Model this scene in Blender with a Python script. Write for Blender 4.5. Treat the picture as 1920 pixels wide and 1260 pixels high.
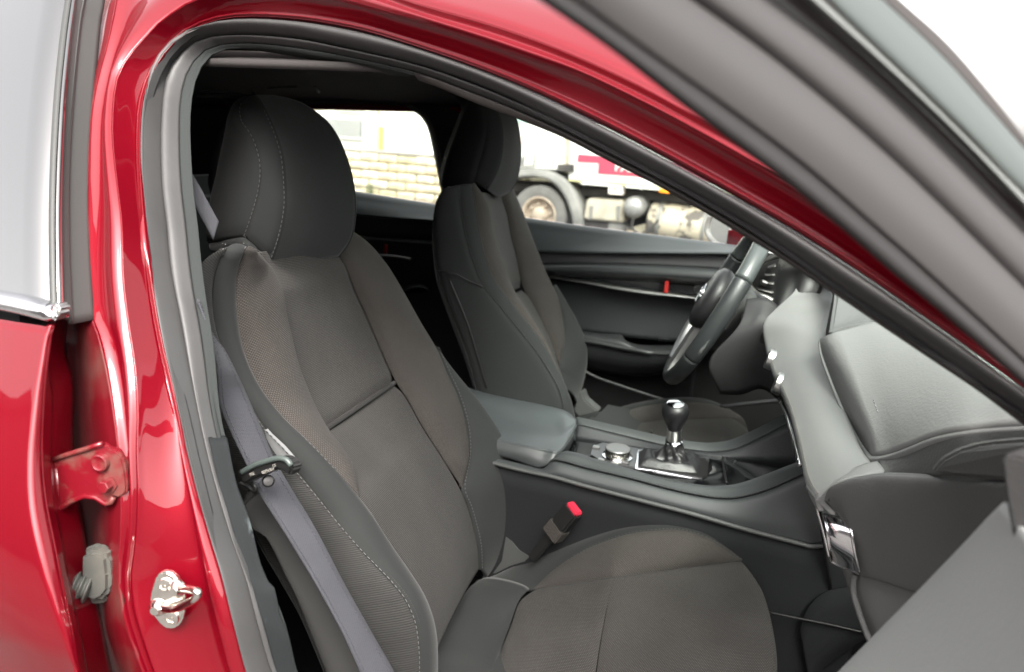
import bpy, bmesh, math, random
import numpy as np
from mathutils import Vector, Matrix
random.seed(4); np.random.seed(4)
S = bpy.context.scene
for o in list(bpy.data.objects): bpy.data.objects.remove(o)

# ------------------------------------------------------------------ camera
FPX = 1440.0; PW, PH = 1920.0, 1260.0
CAM = np.array([0.0, -1.21, 1.25])
hd, pt, rl = math.radians(22.5), math.radians(14.9), math.radians(3.5)
FWD = np.array([-math.sin(hd)*math.cos(pt), math.cos(hd)*math.cos(pt), -math.sin(pt)])
RT0 = np.array([math.cos(hd), math.sin(hd), 0.0]); UP0 = np.cross(RT0, FWD)
RT = RT0*math.cos(rl) + UP0*math.sin(rl); UP = UP0*math.cos(rl) - RT0*math.sin(rl)
cd = bpy.data.cameras.new('camera'); cam = bpy.data.objects.new('camera', cd); S.collection.objects.link(cam)
cd.sensor_width = 36; cd.lens = 36*FPX/PW; cd.clip_start = 0.02; cd.clip_end = 3000
m = Matrix(((RT[0], UP[0], -FWD[0], CAM[0]), (RT[1], UP[1], -FWD[1], CAM[1]), (RT[2], UP[2], -FWD[2], CAM[2]), (0, 0, 0, 1)))
cam.matrix_world = m
cd.dof.use_dof = True; cd.dof.focus_distance = .87; cd.dof.aperture_fstop = 6.5
S.camera = cam
# ------------------------------------------------------------------ light
SUN_EL, SUN_AZ = math.radians(50), math.radians(150)
w = bpy.data.worlds.new('World'); S.world = w; w.use_nodes = True
nt = w.node_tree; nt.nodes.clear()
sky = nt.nodes.new('ShaderNodeTexSky'); sky.sky_type = 'NISHITA'; sky.sun_disc = False
sky.sun_elevation = SUN_EL; sky.sun_rotation = SUN_AZ; sky.dust_density = 4; sky.air_density = 1.0; sky.ozone_density = 1
hs = nt.nodes.new('ShaderNodeHueSaturation'); hs.inputs['Saturation'].default_value = 0.15
bg = nt.nodes.new('ShaderNodeBackground'); bg.inputs['Strength'].default_value = 0.15
wo = nt.nodes.new('ShaderNodeOutputWorld')
nt.links.new(sky.outputs[0], hs.inputs['Color']); wm = nt.nodes.new('ShaderNodeVectorMath'); wm.operation = 'MULTIPLY'; wm.inputs[1].default_value = (1.035, .985, .955); nt.links.new(hs.outputs[0], wm.inputs[0]); nt.links.new(wm.outputs[0], bg.inputs[0]); nt.links.new(bg.outputs[0], wo.inputs[0])
sl = bpy.data.lights.new('sun', 'SUN'); sl.energy = 1.1; sl.angle = math.radians(25); sl.color = (1, .96, .9)
so = bpy.data.objects.new('sun', sl); S.collection.objects.link(so)
sd = Vector((math.sin(SUN_AZ)*math.cos(SUN_EL), math.cos(SUN_AZ)*math.cos(SUN_EL), math.sin(SUN_EL)))
so.rotation_euler = sd.to_track_quat('Z', 'Y').to_euler()
S.view_settings.view_transform = 'Standard'; S.view_settings.look = 'None'; S.view_settings.gamma = 1
S.view_settings.exposure = 2.25
S.render.engine = 'CYCLES'
S.cycles.max_bounces = 8; S.cycles.transparent_max_bounces = 12

# ------------------------------------------------------------------ tracing helpers: photograph outline -> real surface
def ray(x, y): return FWD + RT*((x-PW/2)/FPX) - UP*((y-PH/2)/FPX)
def aY(x, y, Y): d = ray(x, y); return CAM + d*((Y-CAM[1])/d[1])
def aZ(x, y, Z): d = ray(x, y); return CAM + d*((Z-CAM[2])/d[2])
def aX(x, y, X): d = ray(x, y); return CAM + d*((X-CAM[0])/d[0])
def fside(z): q = max(0.0, z-.85); return -.79 + .15*q + .605*q*q          # the near side of the car: upright below, leaning in above
def aS(x, y, off=0):
    d = ray(x, y); t = .5
    for _ in range(40):
        P = CAM + d*t; t += .8*((fside(P[2])+off) - P[1])/d[1]
    return CAM + d*t
DA = aZ(1560, 1260, 1.13); DB = aZ(1880, 930, 1.13)
DD = (DB-DA)/np.linalg.norm(DB-DA); DN = np.cross(DD, [0, 0, 1.0]); DN /= np.linalg.norm(DN)
if np.dot(CAM-DA, DN) < 0: DN = -DN
def aD(x, y, off=0):                                      # plane of the open front door
    d = ray(x, y); p = DA + DN*off; return CAM + d*(np.dot(p-CAM, DN)/np.dot(d, DN))
CONV = {'Y': aY, 'Z': aZ, 'X': aX, 'S': aS, 'D': aD}
def cr(P, n):
    P = np.asarray(P, float)
    if len(P) == 2:
        t = np.linspace(0, 1, n)[:, None]; return P[0]*(1-t) + P[1]*t
    Q = np.vstack([2*P[0]-P[1], P, 2*P[-1]-P[-2]])
    out = []
    for i in range(len(P)-1):
        p0, p1, p2, p3 = Q[i:i+4]
        for k in range(12):
            t = k/12
            out.append(.5*((2*p1)+(-p0+p2)*t+(2*p0-5*p1+4*p2-p3)*t*t+(-p0+3*p1-3*p2+p3)*t**3))
    out.append(P[-1]); return rs(np.array(out), n)
def rs(P, n):
    P = np.asarray(P, float)
    d = np.r_[0, np.cumsum(np.linalg.norm(np.diff(P, axis=0), axis=1))]
    t = np.linspace(0, d[-1], n)
    return np.stack([np.interp(t, d, P[:, k]) for k in range(P.shape[1])], 1)
def L(pts, v, n=40, conv='Y'):
    """pts: outline points; v: the plane value(s), one number or a list spread along the line"""
    v = np.atleast_1d(np.array(v, float))
    vv = np.interp(np.linspace(0, 1, len(pts)), np.linspace(0, 1, len(v)), v) if len(v) != len(pts) else v
    P = cr(np.array([[p[0], p[1], q] for p, q in zip(pts, vv)]), n)
    f = CONV[conv]
    return np.array([f(*p) for p in P])
# ------------------------------------------------------------------ mesh helpers
def link(o, parent):
    S.collection.objects.link(o)
    if parent is not None: o.parent = parent
    return o
def mesh(name, V, Fc, mat, parent=None, smooth=True, uv=None):
    me = bpy.data.meshes.new(name); me.from_pydata([tuple(map(float, v)) for v in V], [], Fc); me.update()
    if uv is not None:
        ul = me.uv_layers.new(name='UVMap'); li = np.zeros(len(me.loops), dtype=np.int32); me.loops.foreach_get('vertex_index', li)
        ul.data.foreach_set('uv', np.asarray(uv, dtype=np.float32)[li].ravel())
    if smooth: me.polygons.foreach_set('use_smooth', [True]*len(me.polygons))
    me.materials.append(mat)
    o = bpy.data.objects.new(name, me); return link(o, parent)
def grid(name, G, mat, parent=None, thick=.004, toward=None, wrap=False, smooth=True):
    """G: (rows, cols, 3). faces turned to the camera side, thickness behind"""
    G = np.asarray(G, float); m_, n_ = G.shape[:2]
    toward = CAM if toward is None else np.array(toward, float)
    c = G[m_//2, n_//2]; nn = np.zeros(3)
    for i in (m_//4, m_//2, (3*m_)//4):
        i = min(max(i, 0), m_-2)
        for j in (n_//4, n_//2, (3*n_)//4):
            j = min(j, n_-2); nn += np.cross(G[i+1, j]-G[i, j], G[i, j+1]-G[i, j])*(1)
    flip = np.dot(nn, toward-c) > 0
    Fc = []
    for i in range(m_-1):
        for j in range(n_-(0 if wrap else 1)):
            j2 = (j+1) % n_
            a, b, c_, d = i*n_+j, i*n_+j2, (i+1)*n_+j2, (i+1)*n_+j
            Fc.append((a, d, c_, b) if flip else (a, b, c_, d))
    du = np.r_[0, np.cumsum(np.linalg.norm(np.diff(G, axis=1), axis=2).mean(0))] - 0
    dv = np.r_[0, np.cumsum(np.linalg.norm(np.diff(G, axis=0), axis=2).mean(1))]
    uv = np.stack([np.tile(du, m_), np.repeat(dv, n_)], 1)
    o = mesh(name, G.reshape(-1, 3), Fc, mat, parent, smooth, uv)
    if thick:
        md = o.modifiers.new('thickness', 'SOLIDIFY'); md.thickness = thick; md.offset = -1
    return o
def normals(G, toward):
    du = np.gradient(G, axis=1); dv = np.gradient(G, axis=0); N = np.cross(dv, du)
    N /= (np.linalg.norm(N, axis=2, keepdims=True)+1e-12)
    c = G[G.shape[0]//2, G.shape[1]//2]
    if np.dot(N[G.shape[0]//2, G.shape[1]//2], np.array(toward)-c) < 0: N = -N
    return N
def panel(name, A, B, mat, parent, bulge=.01, k=20, pinch=.0035, pw=.006, tp=(0, 0), thick=.006, toward=None, power=.7, mid=None, taper=0):
    n = len(A); s = np.linspace(0, 1, k)
    s = .5-.5*np.cos(s*math.pi) if pinch else s
    G = A[:, None, :]*(1-s)[None, :, None] + B[:, None, :]*s[None, :, None]
    if n > 24 and (tp[0] or tp[1]):                       # finer rows at pinched ends
        pass
    tw = CAM if toward is None else toward
    N = normals(G, tw)
    wd = np.linalg.norm(B-A, axis=1)
    bl = bulge*np.minimum(1, wd/.05)[:, None]*((4*s*(1-s))**power)[None, :]
    da = s[None, :]*wd[:, None]; db = (1-s)[None, :]*wd[:, None]
    pc = pinch*(np.exp(-(da/pw)**2)+np.exp(-(db/pw)**2))*np.minimum(1, wd/.05)[:, None]**1.5
    M = (A+B)/2; dl = np.r_[0, np.cumsum(np.linalg.norm(np.diff(M, axis=0), axis=1))]
    if taper: bl = bl*np.minimum(1, dl/(taper*1.5))[:, None]
    if tp[0]: pc = pc + tp[0]*np.exp(-(dl/(pw*1.6))**2)[:, None]
    if tp[1]: pc = pc + tp[1]*np.exp(-((dl[-1]-dl)/(pw*1.6))**2)[:, None]
    G = G + N*(bl-pc)[:, :, None]
    return grid(name, G, mat, parent, thick, toward)
def loft(name, rows, mat, parent, sub=6, smooth=True, thick=.004, toward=None, wrap=False, disp=None):
    """rows: list of equally sampled lines; smooth -> spline across them, else straight facets"""
    n = len(rows[0]); R = np.array(rows)
    out = []
    if smooth and len(rows) > 2:
        Q = np.concatenate([[2*R[0]-R[1]], R, [2*R[-1]-R[-2]]])
        for i in range(len(R)-1):
            p0, p1, p2, p3 = Q[i:i+4]
            for k in range(sub):
                t = k/sub
                out.append(.5*((2*p1)+(-p0+p2)*t+(2*p0-5*p1+4*p2-p3)*t*t+(-p0+3*p1-3*p2+p3)*t**3))
        out.append(R[-1])
    else:
        for i in range(len(R)-1):
            for k in range(sub): out.append(R[i]*(1-k/sub)+R[i+1]*(k/sub))
        out.append(R[-1])
    G = np.array(out).transpose(1, 0, 2)
    if disp is not None: G = G + disp(G)
    return grid(name, G, mat, parent, thick, toward, wrap)
def tube(name, P, r, mat, parent=None, seg=10, caps=True):
    P = np.asarray(P, float); n = len(P); r = np.broadcast_to(np.asarray(r, float), (n,))
    T = np.gradient(P, axis=0); T /= np.linalg.norm(T, axis=1, keepdims=True)+1e-12
    ref = np.array([0, 0, 1.0]) if abs(T[0][2]) < .9 else np.array([0, 1.0, 0])
    V = []; a = np.cross(T[0], ref); a /= np.linalg.norm(a)
    for i in range(n):
        a = a - T[i]*np.dot(a, T[i]); a /= np.linalg.norm(a)+1e-12; b = np.cross(T[i], a)
        for k in range(seg):
            th = 2*math.pi*k/seg; V.append(P[i]+r[i]*(a*math.cos(th)+b*math.sin(th)))
    Fc = [(i*seg+k, i*seg+(k+1) % seg, (i+1)*seg+(k+1) % seg, (i+1)*seg+k) for i in range(n-1) for k in range(seg)]
    if caps: Fc += [tuple(range(seg))[::-1], tuple((n-1)*seg+k for k in range(seg))]
    return mesh(name, V, Fc, mat, parent)
def frame(ax, hint=(0, 0, 1)):
    ax = np.array(ax, float); ax /= np.linalg.norm(ax); h = np.array(hint, float)
    if abs(np.dot(ax, h)) > .95: h = np.array([1.0, 0, 0])
    u = np.cross(h, ax); u /= np.linalg.norm(u); return u, np.cross(ax, u), ax
def lathe(name, base, axis, prof, mat, parent=None, seg=32, shade=True, sx=1.0):
    u, v, a = frame(axis); V = []
    for h, r in prof:
        for k in range(seg):
            th = 2*math.pi*k/seg; V.append(np.array(base)+a*h+r*(u*math.cos(th)*sx+v*math.sin(th)))
    n = len(prof)
    Fc = [(i*seg+k, i*seg+(k+1) % seg, (i+1)*seg+(k+1) % seg, (i+1)*seg+k) for i in range(n-1) for k in range(seg)]
    Fc += [tuple(range(seg))[::-1], tuple((n-1)*seg+k for k in range(seg))]
    o = mesh(name, V, Fc, mat, parent, shade)
    if shade: es(o)
    return o
def es(o, ang=35):
    me = o.data; bm = bmesh.new(); bm.from_mesh(me)
    for e in bm.edges:
        if len(e.link_faces) == 2 and e.calc_face_angle(0) > math.radians(ang): e.smooth = False
    bm.to_mesh(me); bm.free()
def prism(name, P, ext, mat, parent=None, bevel=.0):
    P = np.asarray(P, float); n = len(P); Q = P + np.array(ext, float)
    V = np.vstack([P, Q])
    Fc = [tuple(range(n)), tuple(range(2*n-1, n-1, -1))]+[(i, n+i, n+(i+1) % n, (i+1) % n) for i in range(n)]
    o = mesh(name, V, Fc, mat, parent, False)
    bm = bmesh.new(); bm.from_mesh(o.data); bmesh.ops.recalc_face_normals(bm, faces=bm.faces)
    if bevel: bmesh.ops.bevel(bm, geom=list(bm.edges), offset=bevel, segments=2, affect='EDGES', clamp_overlap=True)
    bm.to_mesh(o.data); bm.free()
    return o
def box(name, c, h, mat, parent=None, ax=None, bevel=.0, seg=2):
    if ax is None: ax = np.eye(3)
    bm = bmesh.new(); bmesh.ops.create_cube(bm, size=2)
    if bevel:
        for v in bm.verts: v.co = Vector((v.co.x*h[0], v.co.y*h[1], v.co.z*h[2]))
        bmesh.ops.bevel(bm, geom=list(bm.edges), offset=bevel, segments=seg, affect='EDGES', clamp_overlap=True)
        for v in bm.verts: v.co = Vector(np.array(c)+v.co.x*ax[0]+v.co.y*ax[1]+v.co.z*ax[2])
    else:
        for v in bm.verts: v.co = Vector(np.array(c)+v.co.x*h[0]*ax[0]+v.co.y*h[1]*ax[1]+v.co.z*h[2]*ax[2])
    bmesh.ops.recalc_face_normals(bm, faces=bm.faces)
    me = bpy.data.meshes.new(name); bm.to_mesh(me); bm.free(); me.materials.append(mat)
    if bevel:
        me.polygons.foreach_set('use_smooth', [True]*len(me.polygons))
    o = bpy.data.objects.new(name, me); link(o, parent)
    if bevel: es(o, 50)
    return o
def stitch(P, parent, mat, lift=.0012, dash=.0036, gap=.0022, r=.00055, toward=None, name='stitching'):
    P = np.asarray(P, float); d = np.r_[0, np.cumsum(np.linalg.norm(np.diff(P, axis=0), axis=1))]
    tw = CAM if toward is None else np.array(toward)
    V = []; Fc = []; t = 0
    while t+dash < d[-1]:
        a = np.array([np.interp(t, d, P[:, k]) for k in range(3)]); b = np.array([np.interp(t+dash, d, P[:, k]) for k in range(3)])
        e = b-a; e /= np.linalg.norm(e)+1e-12; n = tw-a; n /= np.linalg.norm(n); n -= e*np.dot(n, e); n /= np.linalg.norm(n); s = np.cross(e, n)
        i = len(V)
        for q in (a, (a+b)/2, b):
            rr = r*(1 if q is not a and q is not b else .6); qq = q+n*lift
            V += [qq-s*rr, qq+n*rr*1.2, qq+s*rr, qq-n*rr]
        for k in range(2):
            for j in range(4): Fc.append((i+4*k+j, i+4*k+(j+1) % 4, i+4*k+4+(j+1) % 4, i+4*k+4+j))
        Fc += [(i+3, i+2, i+1, i), (i+8, i+9, i+10, i+11)]
        t += dash+gap
    return mesh(name, V, Fc, mat, parent, False)
def empty(name, loc=(0, 0, 0), parent=None, label=None, cat=None, group=None):
    o = bpy.data.objects.new(name, None); o.empty_display_size = .1; o.location = tuple(map(float, loc))
    if label: o['label'] = label
    if cat: o['category'] = cat
    if group: o['group'] = group
    return link(o, parent)
def lab(o, label): o['label'] = label; return o
def top(o, label, cat, group=None, kind=None):
    if label: o['label'] = label
    if cat: o['category'] = cat
    if group: o['group'] = group
    if kind: o['kind'] = kind
    return o
def text(name, body, size, origin, ux, uy, mat, parent, ext=.0004, bold=0):
    cu = bpy.data.curves.new(name, 'FONT'); cu.body = body; cu.size = size; cu.extrude = ext; cu.offset = bold
    t = bpy.data.objects.new(name+'_c', cu); S.collection.objects.link(t)
    bpy.context.view_layer.update()
    me = bpy.data.meshes.new_from_object(t.evaluated_get(bpy.context.evaluated_depsgraph_get())); bpy.data.objects.remove(t)
    ux = np.array(ux, float); ux /= np.linalg.norm(ux); uy = np.array(uy, float); uy -= ux*np.dot(ux, uy); uy /= np.linalg.norm(uy); uz = np.cross(ux, uy)
    for v in me.vertices:
        v.co = Vector(np.array(origin)+ux*v.co.x+uy*v.co.y+uz*v.co.z)
    me.materials.clear(); me.materials.append(mat)
    return link(bpy.data.objects.new(name, me), parent)

# ------------------------------------------------------------------ materials
def mat(name, col, rough=.5, metal=0., coat=0., coat_r=.03, bump=0., bscale=200., var=0., vscale=8., sheen=0., spec=.5, det=4, stretch=None, emit=None):
    M = bpy.data.materials.new(name); M.use_nodes = True; t = M.node_tree; p = t.nodes['Principled BSDF']
    p.inputs['Base Color'].default_value = (*col, 1); p.inputs['Roughness'].default_value = rough; p.inputs['Metallic'].default_value = metal
    p.inputs['Coat Weight'].default_value = coat; p.inputs['Coat Roughness'].default_value = coat_r
    p.inputs['Specular IOR Level'].default_value = spec
    if sheen: p.inputs['Sheen Weight'].default_value = sheen; p.inputs['Sheen Roughness'].default_value = .4
    tc = t.nodes.new('ShaderNodeTexCoord'); vec = tc.outputs['Object']
    if stretch:
        mp = t.nodes.new('ShaderNodeMapping'); mp.inputs['Scale'].default_value = stretch; t.links.new(vec, mp.inputs[0]); vec = mp.outputs[0]
    if bump:
        n = t.nodes.new('ShaderNodeTexNoise'); n.inputs['Scale'].default_value = bscale; n.inputs['Detail'].default_value = det
        b = t.nodes.new('ShaderNodeBump'); b.inputs['Strength'].default_value = bump; b.inputs['Distance'].default_value = .4/bscale
        t.links.new(vec, n.inputs['Vector']); t.links.new(n.outputs[0], b.inputs['Height']); t.links.new(b.outputs[0], p.inputs['Normal'])
    if var:
        n = t.nodes.new('ShaderNodeTexNoise'); n.inputs['Scale'].default_value = vscale; n.inputs['Detail'].default_value = 6
        r = t.nodes.new('ShaderNodeMapRange'); r.inputs[1].default_value = .3; r.inputs[2].default_value = .7; r.inputs[3].default_value = 1-var; r.inputs[4].default_value = 1+var
        mx = t.nodes.new('ShaderNodeVectorMath'); mx.operation = 'SCALE'; mx.inputs[0].default_value = col
        t.links.new(vec, n.inputs['Vector']); t.links.new(n.outputs[0], r.inputs[0]); t.links.new(r.outputs[0], mx.inputs['Scale']); t.links.new(mx.outputs[0], p.inputs['Base Color'])
        mr = t.nodes.new('ShaderNodeMapRange'); mr.inputs[3].default_value = max(.02, rough-.5*var*rough); mr.inputs[4].default_value = rough+.5*var*rough
        t.links.new(n.outputs[0], mr.inputs[0]); t.links.new(mr.outputs[0], p.inputs['Roughness'])
    if emit: p.inputs['Emission Color'].default_value = (*emit, 1); p.inputs['Emission Strength'].default_value = 1
    return M
def weave(name, c1, c2, gapc, bw, rh, rough=.85, mortar=.0006, bump=.5, off=.5, var=.12):
    M = bpy.data.materials.new(name); M.use_nodes = True; t = M.node_tree; p = t.nodes['Principled BSDF']
    p.inputs['Roughness'].default_value = rough; p.inputs['Specular IOR Level'].default_value = .3
    p.inputs['Sheen Weight'].default_value = .04; p.inputs['Sheen Roughness'].default_value = .5
    tc = t.nodes.new('ShaderNodeTexCoord'); br = t.nodes.new('ShaderNodeTexBrick')
    br.offset = off; br.inputs['Scale'].default_value = 1; br.inputs['Mortar Size'].default_value = mortar; br.inputs['Mortar Smooth'].default_value = .6
    br.inputs['Brick Width'].default_value = bw; br.inputs['Row Height'].default_value = rh
    br.inputs['Color1'].default_value = (*c1, 1); br.inputs['Color2'].default_value = (*c2, 1); br.inputs['Mortar'].default_value = (*gapc, 1)
    t.links.new(tc.outputs['UV'], br.inputs['Vector'])
    n = t.nodes.new('ShaderNodeTexNoise'); n.inputs['Scale'].default_value = 14; n.inputs['Detail'].default_value = 5
    r = t.nodes.new('ShaderNodeMapRange'); r.inputs[1].default_value = .3; r.inputs[2].default_value = .7; r.inputs[3].default_value = 1-var; r.inputs[4].default_value = 1+var
    mx = t.nodes.new('ShaderNodeVectorMath'); mx.operation = 'SCALE'
    t.links.new(tc.outputs['Object'], n.inputs['Vector']); t.links.new(n.outputs[0], r.inputs[0]); t.links.new(br.outputs['Color'], mx.inputs[0]); t.links.new(r.outputs[0], mx.inputs['Scale'])
    t.links.new(mx.outputs[0], p.inputs['Base Color'])
    b = t.nodes.new('ShaderNodeBump'); b.inputs['Strength'].default_value = bump; b.inputs['Distance'].default_value = .0008; b.invert = True
    t.links.new(br.outputs['Fac'], b.inputs['Height']); t.links.new(b.outputs[0], p.inputs['Normal'])
    return M
def mixmat(name, ca, cb, scale, lo, hi, ra=.4, rb=.8, coat=0., metal=0., vecscale=None, bump=0.):
    """two finishes of one surface divided by an uneven noise: worn paint, dust"""
    M = bpy.data.materials.new(name); M.use_nodes = True; t = M.node_tree; p = t.nodes['Principled BSDF']
    tc = t.nodes.new('ShaderNodeTexCoord'); n = t.nodes.new('ShaderNodeTexNoise'); n.inputs['Scale'].default_value = scale; n.inputs['Detail'].default_value = 8; n.inputs['Roughness'].default_value = .6
    vec = tc.outputs['Object']
    if vecscale:
        mp = t.nodes.new('ShaderNodeMapping'); mp.inputs['Scale'].default_value = vecscale; t.links.new(vec, mp.inputs[0]); vec = mp.outputs[0]
    r = t.nodes.new('ShaderNodeMapRange'); r.inputs[1].default_value = lo; r.inputs[2].default_value = hi
    mx = t.nodes.new('ShaderNodeMix'); mx.data_type = 'RGBA'; mx.inputs[6].default_value = (*ca, 1); mx.inputs[7].default_value = (*cb, 1)
    mr = t.nodes.new('ShaderNodeMapRange'); mr.inputs[3].default_value = ra; mr.inputs[4].default_value = rb
    mc = t.nodes.new('ShaderNodeMapRange'); mc.inputs[3].default_value = coat; mc.inputs[4].default_value = 0
    mm = t.nodes.new('ShaderNodeMapRange'); mm.inputs[3].default_value = metal; mm.inputs[4].default_value = 0
    t.links.new(vec, n.inputs['Vector']); t.links.new(n.outputs[0], r.inputs[0]); t.links.new(r.outputs[0], mx.inputs[0]); t.links.new(r.outputs[0], mr.inputs[0]); t.links.new(r.outputs[0], mc.inputs[0]); t.links.new(r.outputs[0], mm.inputs[0])
    t.links.new(mx.outputs[2], p.inputs['Base Color']); t.links.new(mr.outputs[0], p.inputs['Roughness']); t.links.new(mc.outputs[0], p.inputs['Coat Weight']); t.links.new(mm.outputs[0], p.inputs['Metallic'])
    if bump:
        b = t.nodes.new('ShaderNodeBump'); b.inputs['Strength'].default_value = bump; b.inputs['Distance'].default_value = .002; t.links.new(n.outputs[0], b.inputs['Height']); t.links.new(b.outputs[0], p.inputs['Normal'])
    return M
def glass(name, tint, gloss_r=.01, ior=1.5, facing_min=.0):
    M = bpy.data.materials.new(name); M.use_nodes = True; t = M.node_tree; t.nodes.clear()
    o = t.nodes.new('ShaderNodeOutputMaterial'); mx = t.nodes.new('ShaderNodeMixShader'); tr = t.nodes.new('ShaderNodeBsdfTransparent'); gl = t.nodes.new('ShaderNodeBsdfGlossy'); fr = t.nodes.new('ShaderNodeFresnel')
    tr.inputs[0].default_value = (*tint, 1); gl.inputs['Roughness'].default_value = gloss_r; fr.inputs[0].default_value = ior
    ge_ = t.nodes.new('ShaderNodeNewGeometry'); mm_ = t.nodes.new('ShaderNodeMath'); mm_.operation = 'SUBTRACT'; mm_.inputs[0].default_value = 1; t.links.new(ge_.outputs['Backfacing'], mm_.inputs[1]); ml_ = t.nodes.new('ShaderNodeMath'); ml_.operation = 'MULTIPLY'; t.links.new(fr.outputs[0], ml_.inputs[0]); t.links.new(mm_.outputs[0], ml_.inputs[1])
    t.links.new(ml_.outputs[0], mx.inputs[0]); t.links.new(tr.outputs[0], mx.inputs[1]); t.links.new(gl.outputs[0], mx.inputs[2]); t.links.new(mx.outputs[0], o.inputs[0])
    return M
RED = mat('red_paint', (.165, .0014, .008), .36, .35, .9, .02, spec=.12, bump=.02, bscale=900)
REDD = mixmat('red_paint_dusty', (.13, .002, .007), (.075, .035, .026), 9, .48, .72, .45, .85, .35, .2)
RUB = mat('rubber_seal', (.048, .048, .048), .46, bump=.06, bscale=60, var=.12, vscale=10, spec=.4)
RUBW = mixmat('rubber_worn', (.011, .013, .014), (.07, .085, .085), 45, .62, .72, .8, .9, vecscale=(1, 1, .35))
TRIM = mat('pillar_trim', (.030, .034, .033), .75, bump=.25, bscale=700, spec=.15)
PLAIN = mat('plain_cloth', (.0225, .0240, .0238), .9, bump=.5, bscale=1500, var=.10, vscale=10, sheen=.10, spec=.2)
MESH = weave('mesh_cloth', (.084, .076, .068), (.068, .061, .055), (.022, .019, .017), .0026, .0018, mortar=.0006, bump=.7)
MESHC = weave('centre_cloth', (.074, .068, .061), (.060, .055, .050), (.018, .017, .016), .0028, .0021, mortar=.0007, bump=.6)
RIB = weave('ribbed_cloth', (.034, .034, .032), (.029, .029, .027), (.016, .016, .016), .30, .0026, mortar=.0008, bump=.5)
THREAD = mat('thread', (.11, .11, .105), .8)
THREADD = mat('dark_thread', (.055, .055, .055), .8)
DLEATH = mat('dash_leatherette_lit', (.165, .167, .164), .44, bump=.14, bscale=500, var=.05, vscale=6, spec=.5)  # lighter leatherette copy: windscreen light on the black dash is in the colour
PADF = mat('far_belt_trim_shaded', (.045, .050, .052), .34, bump=.1, bscale=600)  # darker copy of the smooth pad; far-side shade is in the colour
PLASF = mat('far_door_plastic_shaded', (.020, .021, .022), .42, bump=.2, bscale=400)  # plastic darkened to hold the shade on the far doors
LEATF = mat('far_door_leatherette_shaded', (.020, .022, .023), .40, bump=.1, bscale=400)  # leatherette darkened the same way for far-door shade
TAB = mat('lock_tab_red', (.28, .012, .010), .5)
RUBD = mat('door_frame_rubber', (.018, .0175, .0175), .5, spec=.3)
LEATH = mat('soft_leatherette', (.042, .046, .047), .42, bump=.14, bscale=500, var=.06, vscale=6, spec=.5)
PAD = mat('grained_pad_lit', (.19, .193, .189), .52, bump=.32, bscale=330, spec=.5, det=2)  # dash pad lightened too, windscreen light put into its grey
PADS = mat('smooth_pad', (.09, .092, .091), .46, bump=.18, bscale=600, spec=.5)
PLAS = mat('grained_plastic', (.060, .062, .061), .52, bump=.35, bscale=420, spec=.5, det=2)
PLASD = mat('dark_plastic', (.034, .034, .036), .5, bump=.15, bscale=400, spec=.45)
HEADL = mat('headliner_cloth', (.055, .051, .050), .95, bump=.3, bscale=900, spec=.1)
CARPET = mat('carpet', (.012, .012, .0125), .95, bump=.8, bscale=500, spec=.15)
FELT = mat('console_felt', (.014, .015, .016), .9, bump=.5, bscale=700, spec=.2)
GLOSSB = mat('gloss_black', (.006, .006, .007), .08, coat=1)
CHROME = mat('chrome', (.75, .76, .78), .10, 1.0)
SATIN = mat('satin_metal', (.55, .55, .54), .30, 1.0, bump=.05, bscale=900)
ZINC = mat('striker_metal', (.80, .77, .72), .17, 1.0, bump=.1, bscale=120, var=.12, vscale=90)
BELT = weave('belt_webbing', (.042, .0425, .047), (.036, .0365, .041), (.05, .052, .062), .0022, .0014, mortar=.0004, bump=.5, rough=.7)
BLK = mat('black_plastic', (.012, .012, .012), .38, spec=.5)
BTN = mat('red_button', (.48, .022, .05), .45, spec=.5)
GREYRUB = mixmat('grey_rubber', (.065, .068, .062), (.11, .10, .08), 20, .45, .8, .55, .9)
WHT = mat('white_print', (.30, .29, .26), .7)
GLASS = glass('clear_glass', (.93, .97, .95))
DGLASS = mat('tinted_glass', (.010, .012, .012), .03, coat=1, coat_r=.01); DGLASS.node_tree.nodes['Principled BSDF'].inputs['IOR'].default_value = 2.1; DGLASS.node_tree.nodes['Principled BSDF'].inputs['Coat IOR'].default_value = 1.9
MIRR = mat('mirror_glass', (.9, .9, .9), .01, 1.0)
DGREY = mat('door_frame_plastic', (.044, .0425, .0425), .5, spec=.4)
DPAN = mat('door_panel_plastic', (.21, .218, .213), .50, bump=.2, bscale=300, spec=.45)

RUBW.node_tree.nodes['Principled BSDF'].inputs['Specular IOR Level'].default_value = .2
TRIM.node_tree.nodes['Principled BSDF'].inputs['Specular IOR Level'].default_value = .1
# ------------------------------------------------------------------ outdoors
SEAT_GRP = 'front seats of the red car'
def sheet(name, X0, X1, Y0, Y1, zf, nx, ny, M):
    xs = np.linspace(X0, X1, nx); ys = np.r_[np.linspace(Y0, -12, 8)[:-1], np.linspace(-12, 30, ny), np.linspace(30, Y1, 8)[1:]]
    G = np.array([[(x, y, zf(x, y)) for x in xs] for y in ys])
    return grid(name, G, M, None, 0, toward=(0, 0, 500))
def gz(x, y): return -.61*min(1, max(0, (y-3.)/4.))
asph = mat('asphalt', (.085, .081, .077), .9, bump=.7, bscale=60, var=.25, vscale=3)
conc = mat('concrete', (.30, .28, .25), .9, bump=.4, bscale=40, var=.2, vscale=4)
g = sheet('ground', -900, 900, -900, 900, gz, 12, 60, asph); g['kind'] = 'structure'
TY = 11.0
def tY(pts, Y=TY): return [aY(x, y, Y) for x, y in pts]
twhite = mat('truck_white', (.60, .59, .56), .45, var=.06, vscale=2)
tgrey = mat('truck_grey', (.15, .146, .138), .7, var=.25, vscale=3, bump=.2, bscale=20)
tdark = mat('truck_chassis', (.05, .045, .042), .85, var=.5, vscale=4)
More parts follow.
